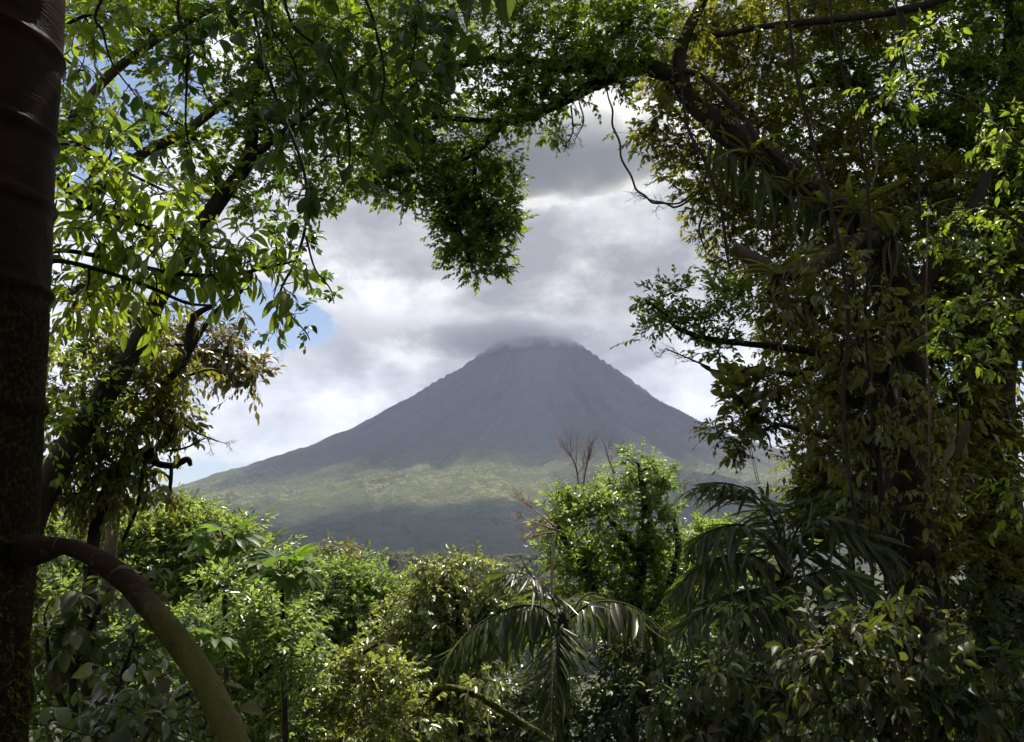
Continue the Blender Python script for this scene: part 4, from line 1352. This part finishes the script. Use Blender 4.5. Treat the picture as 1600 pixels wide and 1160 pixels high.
# ------------------------------------------------------------------ middle ground
Y = 22.0
t = Plant('central_tree', 'bushy green tree standing in front of the volcano, right of centre', 'tree', on_ground(985, Y), 51)
t.limb([(985, 1500), (985, 1160), (988, 1000), (1000, 900), (1010, 800), (1000, 740)], [14, 12, 11, 9, 7, 4], Y, M['bark_dark'], 'trunk')
t.limb([(986, 1060), (950, 1000), (920, 900), (880, 840), (862, 800)], [9, 8, 6, 5, 3], Y, M['bark_dark'])
t.limb([(990, 980), (1040, 920), (1060, 860), (1050, 800)], [8, 6, 5, 3], Y, M['bark_dark'])
t.limb([(1000, 870), (960, 820), (930, 790), (925, 760)], [5, 4, 3, 2], Y, M['bark_dark'])
t.foliage([(1000, 705, 30, 20), (1022, 735, 36, 24), (975, 745, 22, 20), (990, 772, 40, 24), (1042, 745, 22, 16), (1005, 802, 42, 24), (1050, 792, 20, 20), (1030, 830, 30, 24)],
          Y, MEDFAR, M['leaf_bright'], 0.14, 1.6, per_twig=11, spread=0.30, up=0.5, dy=12)
t.foliage([(980, 850, 46, 30), (1030, 850, 34, 26), (920, 850, 46, 32), (900, 880, 46, 24), (960, 900, 54, 34), (870, 860, 26, 24), (1030, 890, 36, 34), (940, 950, 54, 34), (1010, 950, 46, 34), (900, 930, 36, 34)],
          Y, MEDFAR, M['leaf_canopy'], 0.14, 1.7, per_twig=11, spread=0.32, up=0.4, dy=10)
t.foliage([(866, 768, 20, 18), (884, 795, 30, 24), (872, 802, 18, 20), (905, 790, 22, 22), (930, 770, 24, 18), (935, 800, 28, 24), (960, 780, 20, 20)],
          21.0, MEDFAR, M['leaf_lime'], 0.14, 2.0, per_twig=11, spread=0.32, up=0.5, dy=10)
for k, pts in enumerate(([(875, 830), (850, 822), (822, 812)], [(870, 825), (838, 800), (815, 780)], [(865, 832), (845, 835), (825, 842)])):
    bare_twigs(t, pts, Y - 2.2, M['bark_pink'], 24, 9, 20 + k, 0.9, spread=0.55)
bare_twigs(t, [(905, 770), (900, 730), (890, 710)], Y - 0.5, M['bark_pink'], 34, 9, 30, 0.9, spread=0.5)
bare_twigs(t, [(910, 770), (915, 735), (925, 700)], Y - 0.5, M['bark_pink'], 30, 8, 31, 0.9, spread=0.5)
bare_twigs(t, [(960, 740), (950, 715), (945, 695)], Y, M['bark_pink'], 20, 5, 32, 0.8, spread=0.5)
bare_twigs(t, [(1040, 800), (1065, 775), (1080, 765)], Y, M['bark_pink'], 20, 5, 33, 0.8, spread=0.5)

Y = 19.0
p = Plant('dead_trunk', 'pale bare snag standing upright in front of the central tree', 'tree', on_ground(860, Y), 53)
p.limb([(858, 1450), (859, 1150), (861, 960), (862, 900), (864, 870), (866, 842)], [4, 3.6, 3.0, 2.6, 2.3, 1.5], Y, M['bark_pale'], 'trunk', 8, rough=0.1)
p.limb([(860, 990), (848, 972), (843, 955)], [2, 1.5, 1], Y, M['bark_pale'])

Y = 24.0
t = Plant('round_tree', 'rounded sunlit tree between the central tree and the dark palms', 'tree', on_ground(1110, Y), 55)
t.limb([(1105, 1500), (1100, 1100), (1100, 950), (1100, 870)], [10, 9, 7, 4], Y, M['bark_dark'], 'trunk')
t.foliage([(1095, 838, 34, 20), (1066, 870, 30, 26), (1120, 860, 46, 34), (1080, 900, 50, 40), (1140, 900, 40, 40), (1050, 930, 40, 40), (1100, 960, 60, 40)], Y, MEDFAR, M['leaf_bright'], 0.15, 2.2, per_twig=11, up=0.4)

# trees on the left slope, in full sun
Y = 17.0
t = Plant('slope_tree', 'broad sunlit green tree rising on the left above the prop root', 'tree', on_ground(250, Y), 61)
t.limb([(265, 1600), (268, 1150), (268, 1040), (262, 960), (255, 880), (250, 830)], [9, 8.5, 8, 7, 5, 3], Y, M['bark_red'], 'trunk')
t.limb([(266, 1000), (330, 930), (370, 880)], [5, 4, 2], Y, M['bark_brown'])
t.limb([(264, 980), (190, 920), (130, 870)], [5, 4, 2], Y, M['bark_brown'])
t.foliage([(110, 830, 50, 30), (170, 820, 50, 30), (230, 805, 50, 30), (290, 800, 45, 26), (340, 815, 45, 28), (375, 835, 30, 24), (320, 860, 60, 40), (250, 860, 60, 40), (180, 880, 60, 40), (120, 900, 50, 40),
           (260, 920, 70, 40), (340, 920, 50, 40), (400, 870, 34, 26), (170, 960, 60, 40), (420, 850, 24, 16)],
          Y, MEDFAR, M['leaf_lime'], 0.12, 2.7, per_twig=10, up=0.4, droop=0.4, dy=14, spread=0.42)
t.foliage([(120, 790, 60, 20, 18), (200, 785, 60, 20, 18), (270, 785, 40, 14, 18)], Y, MEDFAR, M['leaf_bright'], 0.13, 1.6, per_twig=10, up=0.4, dy=14)

Y = 14.0
t = Plant('understorey_tree', 'leafy bright green undergrowth tree behind the prop root, lower left', 'tree', on_ground(300, Y), 63)
t.limb([(300, 1700), (310, 1300), (320, 1100), (300, 1000)], [8, 7, 6, 3], Y, M['bark_brown'], 'trunk')
t.limb([(318, 1120), (400, 1060), (440, 1020)], [5, 4, 2], Y, M['bark_dark'])
t.limb([(310, 1150), (200, 1080), (120, 1040)], [5, 4, 2], Y, M['bark_dark'])
t.foliage([(90, 950, 50, 40), (120, 1020, 60, 40), (200, 1010, 60, 40), (210, 1080, 60, 40), (290, 1000, 60, 40), (370, 990, 50, 40), (430, 970, 50, 40), (330, 1070, 60, 40), (430, 1060, 50, 40), (260, 1130, 70, 40), (400, 1130, 60, 40), (60, 1010, 40, 50), (70, 1100, 50, 50), (150, 1150, 60, 30)],
          Y, MEDFAR, M['leaf_bright'], 0.11, 2.6, per_twig=9, up=0.3, droop=0.4)
t.foliage([(350, 925, 40, 34), (440, 960, 40, 30), (450, 1020, 40, 40), (400, 1000, 40, 40), (300, 1060, 40, 40)], 11.2, MEDFAR, M['leaf_bright'], 0.10, 1.5, per_twig=9, up=0.3, droop=0.4)

Y = 30.0
t = Plant('fine_leaved_tree', 'wide light green tree with fine leaves on the slope below the volcano foot', 'tree', on_ground(540, Y), 65)
t.limb([(520, 1500), (525, 1160), (540, 1000), (545, 920)], [11, 10, 8, 4], Y, M['bark_dark'], 'trunk')
t.limb([(530, 1100), (480, 1050), (460, 980)], [6, 5, 3], Y, M['bark_dark'])
t.limb([(532, 1060), (590, 1000), (620, 940)], [6, 5, 3], Y, M['bark_dark'])
t.foliage([(450, 905, 44, 26), (500, 890, 50, 22), (560, 900, 50, 22), (610, 918, 40, 20), (480, 950, 60, 36), (560, 950, 60, 36), (620, 960, 40, 36), (440, 980, 50, 40), (530, 1010, 70, 40), (600, 1010, 50, 40), (460, 1050, 60, 40), (540, 1080, 70, 40), (430, 930, 34, 26), (475, 880, 30, 14)],
          Y, SMALL, M['leaf_bright'], 0.15, 3.2, per_twig=11, up=0.5, dy=16, spread=0.42)

Y = 15.0
t = Plant('forked_tree', 'forked dark branches with feathery leaves rising from the lower left edge', 'tree', on_ground(440, Y), 67)
t.limb([(390, 1500), (410, 1160), (450, 1100), (475, 1060), (490, 1020), (488, 980)], [9, 8, 7, 5, 4, 2], Y, M['bark_dark'], 'trunk')
t.limb([(475, 1060), (520, 1045), (560, 1025), (600, 1000)], [5, 4, 3, 2], Y, M['bark_dark'])
t.limb([(405, 1180), (360, 1010), (420, 970), (450, 950)], [4, 4, 3, 2], Y, M['bark_dark'])
t.foliage([(500, 1090, 50, 30), (560, 1060, 50, 26), (590, 1110, 60, 40), (500, 1150, 70, 30), (440, 1120, 40, 30), (520, 1020, 40, 24), (600, 1050, 40, 30)], Y, SMALL, M['leaf_grey'], 0.11, 2.0, per_twig=12, droop=0.3)

Y = 18.0
t = Plant('feathery_tree', 'grey-green feathery tree at bottom centre, left of the palm', 'tree', on_ground(700, Y), 69)
t.limb([(735, 1600), (725, 1200), (720, 1100), (722, 1040), (718, 980), (712, 930), (700, 900)], [10, 9, 7, 6, 5, 4, 2], Y, M['bark_dark'], 'trunk')
t.limb([(722, 1060), (670, 1000), (640, 960)], [4, 3, 2], Y, M['bark_dark'])
t.limb([(720, 1000), (750, 960), (780, 930)], [4, 3, 2], Y, M['bark_dark'])
t.limb([(738, 1010, 17), (731, 980, 17), (722, 960, 17)], [2.5, 2, 1.5], Y, M['bark_pale'])
t.foliage([(690, 885, 36, 16), (720, 880, 40, 16), (665, 905, 40, 20), (700, 920, 60, 26), (760, 910, 44, 22), (650, 950, 50, 30), (720, 960, 60, 30), (780, 950, 40, 30), (640, 1000, 50, 36), (700, 1010, 60, 36), (760, 1000, 40, 30),
           (630, 1050, 50, 36), (700, 1060, 60, 36), (620, 1110, 60, 40), (700, 1120, 60, 30), (790, 905, 24, 12)],
          Y, MEDFAR, M['leaf_grey'], 0.12, 2.3, per_twig=12, droop=0.8, up=0.0, flat=0.4, dy=12)
t.limb([(560, 1090, 15.5), (620, 1082, 15.5), (660, 1085, 15.5), (690, 1075, 15.5), (735, 1082, 15.5), (775, 1105, 15.5), (815, 1130, 15.5), (848, 1150, 15.5), (900, 1200, 15.8)], [3, 4, 4, 5, 5.5, 5, 5.5, 5, 6], Y, M['moss'], 'branch', rough=0.5, sides=10, per=14)
t.limb([(690, 1075, 15.5), (660, 1110, 15.5), (650, 1150, 15.5)], [4, 3, 2], Y, M['bark_dark'])
t.foliage([(640, 1120, 50, 30, 15.5), (740, 1060, 40, 20, 15.8), (580, 1130, 40, 30, 15.5)], Y, MEDFAR, M['leaf_grey'], 0.14, 0.8, per_twig=11, droop=0.6)

Y = 20.0
t = Plant('silvery_shrub', 'hazy silver-green bush low at the bottom centre', 'shrub', on_ground(750, Y), 71)
t.limb([(750, 1500), (750, 1250), (755, 1170)], [6, 5, 3], Y, M['bark_grey'], 'stem')
t.limb([(750, 1250), (690, 1180), (650, 1150)], [4, 3, 2], Y, M['bark_grey'])
t.limb([(750, 1250), (820, 1180), (850, 1150)], [4, 3, 2], Y, M['bark_grey'])
t.foliage([(700, 1140, 60, 30), (770, 1140, 60, 40), (840, 1150, 50, 30), (740, 1190, 100, 40), (800, 1090, 40, 30), (870, 1100, 40, 40)], Y, MEDFAR, M['leaf_pale'], 0.15, 2.8, per_twig=12, droop=0.4, flat=0.3)

Y = 38.0
t = Plant('brown_topped_tree', 'small tree with a brownish top poking above the left slope canopy', 'tree', on_ground(535, Y), 73)
t.limb([(533, 1150), (534, 1000), (535, 900), (536, 860)], [4, 4, 3, 1.5], Y, M['bark_pale'], 'trunk')
t.foliage([(535, 856, 16, 10), (528, 870, 22, 10), (548, 874, 20, 10)], Y, MEDFAR, M['leaf_flush'], 0.22, 1.8, per_twig=10)
t.foliage([(500, 868, 24, 8), (575, 882, 26, 8), (530, 885, 40, 10)], Y, MEDFAR, M['leaf_bright'], 0.22, 2.0, per_twig=10)

# lobed-leaf plants on the left slope
def palmate(w=0.16):
    b = Buf()
    for k in range(9):
        a = (k - 4) * 0.52
        L = 1.0 - 0.07 * abs(k - 4)
        V, Q, T = leaf_shape(w, 4, 0.35, 0.25, 0.6)
        V = V * L
        c, s = math.cos(a), math.sin(a)
        b.add(np.column_stack([V[:, 0] * c + V[:, 1] * s, -V[:, 0] * s + V[:, 1] * c, V[:, 2]]), Q, T)
    return np.concatenate(b.V), np.concatenate(b.Q), np.concatenate(b.T)


PALMATE = palmate()
for k, (px, py, Y, lab) in enumerate(((350, 845, 12.5, 'young tree with large lobed fan leaves below the left slope canopy'), (440, 890, 12.0, 'lobed fan-leaf sapling nearest the volcano foot, left of centre'), (310, 1000, 10.5, 'dark lobed-leaf sapling beside the arched prop root'))):
    p = Plant('fan_leaf_sapling', lab, 'sapling', on_ground(px, Y), 80 + k, 'saplings with lobed fan leaves')
    _, Cs = p.limb([(px + 10, 1500), (px + 6, 1150), (px + 2, 1000 if py < 950 else 1080), (px, py + 10)], [5, 4.5, 4, 3], Y, M['bark_dark'], 'stem')
    rng = np.random.default_rng(k)
    top = P(px, py + 8, Y)
    n = 11
    az = np.arange(n) * 2.4
    el = np.linspace(0.95, -0.15, n)
    D0 = np.stack([np.cos(az) * np.cos(el), np.sin(az) * np.cos(el), np.sin(el)], -1)
    pl = 0.30 * (Y / 12)
    b = Buf()
    for d in D0:
        tube(b, [top - np.array([0, 0, 0.05]), top + d * pl * 0.6 + np.array([0, 0, 0.03]), top + d * pl], [0.012, 0.009, 0.007], 4, 3)
    b.build('leaf_stalks', M['bark_grey'], p.root)
    leaf_objects('leaf', PALMATE, M['leaf_lobed'], p.root, p.org, top + D0 * pl, D0 + np.array([0, 0, -0.35]), np.array([0, 0, 1.0]) + rng.normal(size=(n, 3)) * 0.25, rng.uniform(0.28, 0.40, n) * Y / 12)

# ------------------------------------------------------------------ palms
Y = 13.0
r = Plant('palm', 'palm with its crown at bottom centre, broad drooping fronds', 'palm', on_ground(880, Y), 91, 'palms')
r.limb([(882, 1700), (880, 1300), (880, 1100), (880, 990), (880, 955)], [11, 10, 10, 10, 3], Y, M['bark_dark'], 'trunk', 10)
c0 = (880, 975, Y)
for k, (pts, L, n, sh, hg) in enumerate((
        ([c0, (860, 930, 12.9), (835, 905, 12.7), (800, 895, 12.5), (770, 912, 12.3)], 0.62, 45, LEAFLET, 0.35),
        ([c0, (840, 948, 12.6), (785, 955, 12.2), (728, 992, 11.9), (688, 1050, 11.6)], 0.62, 45, LEAFLET_WIDE, 1.3),
        ([c0, (925, 943, 12.7), (980, 945, 12.3), (1030, 980, 12.0), (1058, 1035, 11.7)], 0.62, 45, LEAFLET_WIDE, 1.3),
        ([c0, (875, 990, 12.3), (868, 1040, 11.9), (864, 1100, 11.7), (864, 1150, 11.6)], 0.55, 41, LEAFLET, 0.35),
        ([c0, (820, 960, 13.2), (780, 965, 13.4), (740, 1000, 13.6)], 0.6, 37, LEAFLET, 1.0),
        ([c0, (915, 930, 13.4), (945, 935, 13.8), (970, 970, 14.2)], 0.6, 35, LEAFLET, 0.9),
        ([c0, (890, 940, 13.6), (905, 930, 14.2), (915, 950, 14.8)], 0.6, 31, LEAFLET, 0.8))):
    frond(r.root, pts, L, n, M['leaf_palm'], M['bark_dark'], 200 + k, sh, hg)

Y = 11.0
r = Plant('palm', 'dark palm right of centre with feather fronds against the mountain slope', 'palm', on_ground(1230, Y), 93, 'palms')
r.limb([(1240, 1800), (1235, 1300), (1232, 1100), (1230, 960), (1228, 890)], [13, 12, 12, 11, 3], Y, M['bark_dark'], 'trunk', 10)
c0 = (1228, 905, Y)
for k, (pts, L, n, sh, hg) in enumerate((
        ([c0, (1215, 830, 11), (1180, 775, 10.9), (1130, 755, 10.8), (1080, 765, 10.7)], 0.57, 48, LEAFLET, 0.42),
        ([c0, (1180, 870, 10.7), (1130, 870, 10.4), (1080, 895, 10.2), (1050, 930, 10.1)], 0.60, 48, LEAFLET, 0.66),
        ([c0, (1190, 920, 10.5), (1140, 930, 10.1), (1090, 960, 9.8), (1060, 1000, 9.6)], 0.63, 45, LEAFLET, 0.48),
        ([c0, (1240, 840, 11.2), (1280, 780, 11.4), (1330, 765, 11.6), (1370, 790, 11.8)], 0.57, 45, LEAFLET, 0.48),
        ([c0, (1270, 860, 10.9), (1320, 830, 10.8), (1370, 845, 10.7), (1410, 880, 10.6)], 0.60, 45, LEAFLET, 0.66),
        ([c0, (1225, 830, 11.3), (1215, 790, 11.8), (1200, 780, 12.4)], 0.57, 35, LEAFLET, 0.42),
        ([c0, (1200, 930, 10.4), (1180, 960, 10.0), (1160, 1010, 9.7)], 0.63, 35, LEAFLET, 0.48),
        ([c0, (1200, 850, 10.8), (1160, 820, 10.5), (1110, 830, 10.3), (1085, 850, 10.2)], 0.63, 45, LEAFLET, 0.54),
        ([c0, (1260, 900, 10.6), (1310, 890, 10.3), (1360, 920, 10.1)], 0.63, 37, LEAFLET, 0.54),
        ([c0, (1250, 840, 10.9), (1290, 810, 10.7), (1330, 815, 10.5), (1350, 840, 10.4)], 0.63, 42, LEAFLET, 0.48))):
    frond(r.root, pts, L, n, M['leaf_palm'], M['bark_dark'], 230 + k, sh, hg)

Y = 13.5
r = Plant('palm', 'half-hidden palm behind the foliage left of the big right trunk', 'palm', on_ground(1330, Y), 95, 'palms')
r.limb([(1330, 1700), (1330, 1200), (1330, 950), (1330, 850)], [10, 10, 9, 3], Y, M['bark_dark'], 'trunk', 10)
c0 = (1330, 860, Y)
for k, (pts, L, n, sh, hg) in enumerate((
        ([c0, (1300, 790, 13.4), (1270, 760, 13.2), (1235, 765, 13.0)], 0.6, 37, LEAFLET, 0.6),
        ([c0, (1350, 790, 13.5), (1385, 770, 13.4), (1430, 790, 13.3)], 0.6, 37, LEAFLET, 0.7),
        ([c0, (1310, 780, 13.6), (1305, 740, 13.7), (1295, 725, 13.8)], 0.6, 37, LEAFLET, 0.4))):
    frond(r.root, pts, L, n, M['leaf_palm'], M['bark_dark'], 260 + k, sh, hg)

# ------------------------------------------------------------------ shrubs close by
Y = 6.5
t = Plant('dark_shrub', 'shrub of drooping dull green leaves filling the lower right corner', 'shrub', on_ground(1400, Y), 111)
t.limb([(1400, 1900), (1400, 1400), (1390, 1200), (1380, 1060)], [9, 8, 6, 4], Y, M['bark_dark'], 'stem')
for pts in ([(1395, 1300), (1470, 1150), (1520, 1050)], [(1395, 1300), (1320, 1150), (1280, 1050)], [(1400, 1500), (1530, 1250), (1580, 1120)], [(1385, 1150), (1350, 1050), (1330, 1000)]):
    t.limb(pts, [5, 4, 2], Y, M['bark_dark'], 'branch')
t.foliage([(1340, 990, 50, 36), (1400, 970, 40, 30), (1290, 1030, 50, 40), (1370, 1040, 60, 40), (1450, 1040, 60, 40), (1520, 1080, 50, 40), (1310, 1100, 60, 40), (1400, 1110, 60, 40), (1480, 1130, 60, 40), (1570, 1130, 50, 50), (1540, 1030, 30, 24), (1590, 1070, 30, 40), (1340, 1160, 80, 40), (1460, 990, 30, 26)],
          Y, BROAD, M['leaf_shrub'], 0.115, 1.1, per_twig=6, droop=1.0, up=0.3, single=300, cl_leaves=22, twig_len=0.28)
Y = 7.5
t = Plant('mottled_shrub', 'shrub with olive leaves left of the lower right corner, under the dark palm', 'shrub', on_ground(1150, Y), 113)
t.limb([(1150, 1900), (1150, 1400), (1150, 1200), (1160, 1080)], [9, 8, 6, 4], Y, M['bark_dark'], 'stem')
for pts in ([(1150, 1250), (1100, 1130), (1080, 1060)], [(1150, 1300), (1220, 1150), (1250, 1040)], [(1150, 1400), (1060, 1200), (1030, 1120)]):
    t.limb(pts, [5, 4, 2], Y, M['bark_dark'], 'branch')
t.foliage([(1110, 1060, 50, 30), (1190, 1070, 50, 40), (1250, 1060, 40, 40), (1060, 1100, 40, 40), (1130, 1120, 60, 40), (1220, 1130, 60, 40), (1040, 1150, 40, 30), (1100, 1170, 80, 30)],
          Y, BROAD, M['leaf_shrub'], 0.115, 1.1, per_twig=6, droop=1.0, up=0.3, single=240, cl_leaves=20, twig_len=0.26)
t.foliage([(1340, 980, 30, 20, 8.5), (1370, 1000, 20, 30, 8.5), (1180, 950, 40, 26, 9), (1090, 1090, 30, 30, 8)], 8.5, LANCE, M['leaf_lime'], 0.11, 0.7, per_twig=8, cl_leaves=30)

Y = 12.5
t = Plant('thicket_tree', 'shadowy dense undergrowth tree filling the lower right background', 'tree', on_ground(1200, Y), 115)
t.limb([(1200, 1700), (1200, 1300), (1195, 1100), (1190, 1000)], [10, 9, 8, 4], Y, M['bark_dark'], 'trunk')
t.limb([(1200, 1300), (1400, 1100), (1520, 1000)], [6, 5, 3], Y, M['bark_dark'])
t.limb([(1200, 1300), (1100, 1120), (1050, 1050)], [6, 5, 3], Y, M['bark_dark'])
t.foliage([(1010, 1010, 50, 40), (960, 1090, 50, 50), (1040, 1100, 60, 50), (920, 1140, 50, 40), (1110, 1020, 60, 50), (1190, 1080, 70, 60), (1280, 960, 70, 50), (1300, 1060, 80, 60), (1400, 1000, 80, 60), (1420, 1100, 80, 60), (1530, 1000, 80, 60), (1540, 1110, 80, 60), (1120, 1140, 70, 40), (1220, 1150, 80, 40)],
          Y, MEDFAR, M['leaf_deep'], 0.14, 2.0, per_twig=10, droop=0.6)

Y = 6.0
t = Plant('pale_leaved_shrub', 'shrub with pale glossy oval leaves at the foot of the ringed trunk, lower left', 'shrub', on_ground(150, Y), 117)
t.limb([(150, 1900), (150, 1400), (150, 1250), (150, 1130)], [8, 7, 5, 3], Y, M['bark_brown'], 'stem')
for pts in ([(150, 1300), (90, 1180), (70, 1130)], [(150, 1300), (230, 1150), (250, 1100)], [(150, 1250), (180, 1120), (190, 1070)]):
    t.limb(pts, [4, 3, 2], Y, M['bark_brown'], 'branch')
t.foliage([(90, 1145, 50, 26), (150, 1130, 50, 30), (210, 1110, 46, 30), (180, 1070, 36, 22), (260, 1140, 46, 26), (110, 1090, 30, 20), (300, 1150, 36, 20)],
          Y, OVAL, M['leaf_pale'], 0.12, 1.1, per_twig=6, droop=0.9, up=0.4, single=200, cl_leaves=20, twig_len=0.24)
Y = 7.5
t = Plant('glossy_shrub', 'tall shrub with dark glossy leaves between the ringed trunk and the prop root', 'shrub', on_ground(120, Y), 119)
t.limb([(120, 1800), (120, 1300), (115, 1100), (110, 950)], [9, 8, 6, 3], Y, M['bark_dark'], 'stem')
for pts in ([(118, 1200), (180, 1080), (210, 1000)], [(118, 1250), (240, 1120), (300, 1080)], [(115, 1050), (150, 960), (170, 920)], [(118, 1150), (80, 1050), (70, 960)]):
    t.limb(pts, [5, 4, 2], Y, M['bark_dark'], 'branch')
t.foliage([(90, 940, 36, 40), (130, 960, 46, 40), (100, 1010, 46, 36), (160, 1010, 50, 40), (120, 1070, 50, 30), (210, 1050, 44, 36), (180, 920, 36, 30), (280, 1100, 50, 36), (330, 1130, 40, 30), (230, 960, 30, 26)],
          Y, OVAL, M['leaf_shrub'], 0.14, 0.8, per_twig=6, droop=0.9, up=0.3, single=220, cl_leaves=20, twig_len=0.28)

# ------------------------------------------------------------------ undergrowth all over the slope
rng = np.random.default_rng(77)
n = 2600
yy = 4.5 * (75 / 4.5) ** rng.random(n)
xx = rng.uniform(-0.78, 0.78, n) * (yy + 2)
zz = ground(xx, yy)
m = 12
az = rng.uniform(0, 2 * np.pi, (n, m))
el = rng.uniform(0.15, 1.25, (n, m))
D = np.stack([np.cos(az) * np.cos(el), np.sin(az) * np.cos(el), np.sin(el)], -1).reshape(-1, 3)
sz = (np.clip(0.3 + yy * 0.025, 0.4, 1.6)[:, None] * rng.uniform(0.5, 1.3, (n, m))).ravel()
b = Buf()
place(b, leaf_shape(0.15, 2, 0.4, 0.5), np.repeat(np.stack([xx, yy, zz - 0.05], -1), m, 0) + rng.normal(size=(n * m, 3)) * 0.05, D, np.array([0, 0, 1.0]) + rng.normal(size=(n * m, 3)) * 0.4, sz)
tag(b.build('undergrowth', M['leaf_shrub']), 'low leafy undergrowth covering the slope under the trees', 'undergrowth', kind='stuff')

# ------------------------------------------------------------------ thin cables over the valley, right of the volcano
Y = 60.0
cb = empty('cable_stay', P(1186, 775, Y), 'pair of thin pale cables crossing the slope above the dark palm', 'cable')
for dx in (0, 3.2):
    b = Buf()
    tube(b, [P(1168 + dx, 690, Y), P(1177 + dx, 728, Y), P(1188 + dx, 775, Y), P(1205 + dx, 850, Y)], [0.03] * 4, 5, 4)
    b.build('cable', M['bark_grey'], cb)

# ------------------------------------------------------------------ the forest the viewer stands in: unseen crowns added overhead and behind for shade
t = Plant('added_shade_tree', 'unseen forest tree added for shade, its crown spreading high above the viewpoint', 'tree', (3.0, -3.0, float(ground(3.0, -3.0))), 131)
t.limb([(3.0, -3.0, 0.2), (2.8, -2.8, 4), (2.2, -2.0, 8), (1.0, 0.5, 10)], [0.4, 0.36, 0.3, 0.15], mat=M['bark_dark'], name='trunk', px=False)
t.limb([(2.2, -2.0, 8), (4, 2, 10), (6, 6, 11.5), (7, 9, 12.5)], [0.2, 0.16, 0.12, 0.06], mat=M['bark_dark'], px=False)
t.limb([(2.2, -2.0, 8), (-2, -1, 9), (-5, 0, 9.5)], [0.2, 0.15, 0.08], mat=M['bark_dark'], px=False)
SH = []
for c, r_, n in (((0, 0, 8.5), (4, 3, 1.5), 1800), ((-4, -2, 7.5), (3, 3, 2.5), 1500), ((4, -1, 8), (3.5, 3, 2), 1700), ((7, 4, 9), (3, 3.5, 2.5), 1900), ((5.5, 8, 12), (4, 3, 1.6), 1000), ((9, 10, 12.5), (4, 4, 2.5), 1200),
                 ((0, -5, 6), (7, 2, 6), 6500), ((-6, -3, 4), (2, 3, 5), 4000), ((7, -3, 4), (2, 4, 5), 4500), ((10, 3, 5), (2, 4, 5), 2400), ((12, 12, 9), (3, 5, 5), 1500), ((8, 15, 14), (5, 3, 2.5), 900), ((-7, 2, 4), (1.5, 3, 5), 1800), ((0, 2.4, 7.8), (3.5, 1.2, 0.7), 700)):
    SH.append(('w', c, r_, n))
for c, r_, n in (((-1.5, 5.9, 7.5), (1.05, 0.9, 0.4), 500), ((-3.2, 1.6, 3.0), (0.6, 1.2, 3.0), 700), ((6.5, 17.5, 13.9), (5, 2, 1.2), 500)):  # unseen clumps added to keep sun and sky off things in view
    SH.append(('w', c, r_, n))
for x_, y_ in ((110, 860), (150, 870), (195, 902), (230, 948)):          # unseen leaf clumps added between sun and prop root to shade it
    SH.append(('w', P(x_, y_, 2.35) + SUN_DIR * 5.9, (0.42, 0.42, 0.3), 110))
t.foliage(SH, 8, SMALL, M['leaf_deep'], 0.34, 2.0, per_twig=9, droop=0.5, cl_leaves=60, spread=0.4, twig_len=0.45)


# ------------------------------------------------------------------ cap cloud on the summit, clouds, haze
sm = cloud_mat('summit_cap_cloud', 0.0085, 0.3, 0.0075, rag=2.3)
cloud('summit_cloud', P(785, 528, 4790), (620, 330, 125), sm, 'grey cloud cap drifting over the top of the volcano')

hm = cloud_mat('cloud_body', 0.018, 0.15, 0.0055, rag=1.5)
for c, r, lab in (((60, 5170, 2360), (1500, 900, 200), 'large grey cloud hanging above and behind the volcano summit'),
                  ((-250, 3300, 2340), (1400, 790, 170), 'flat cloud bank high over the forested foot of the volcano'),
                  ((980, 3930, 2350), (880, 640, 170), 'billow of cloud high over the right foot of the volcano')):
    cloud('cloud', c, r, hm, lab)

hz = Buf()
x0, x1, y0, y1, z0, z1 = -9000, 9000, -300, 9500, -118, 1560
hz.add([(x, y, z) for x in (x0, x1) for y in (y0, y1) for z in (z0, z1)],
       [(0, 1, 3, 2), (4, 6, 7, 5), (0, 4, 5, 1), (2, 3, 7, 6), (0, 2, 6, 4), (1, 5, 7, 3)])
tag(hz.build('haze', cloud_mat('haze_air', 0.70e-4, 0.2, None, (0.60, 0.70, 1.0)), smooth=False), kind='stuff')
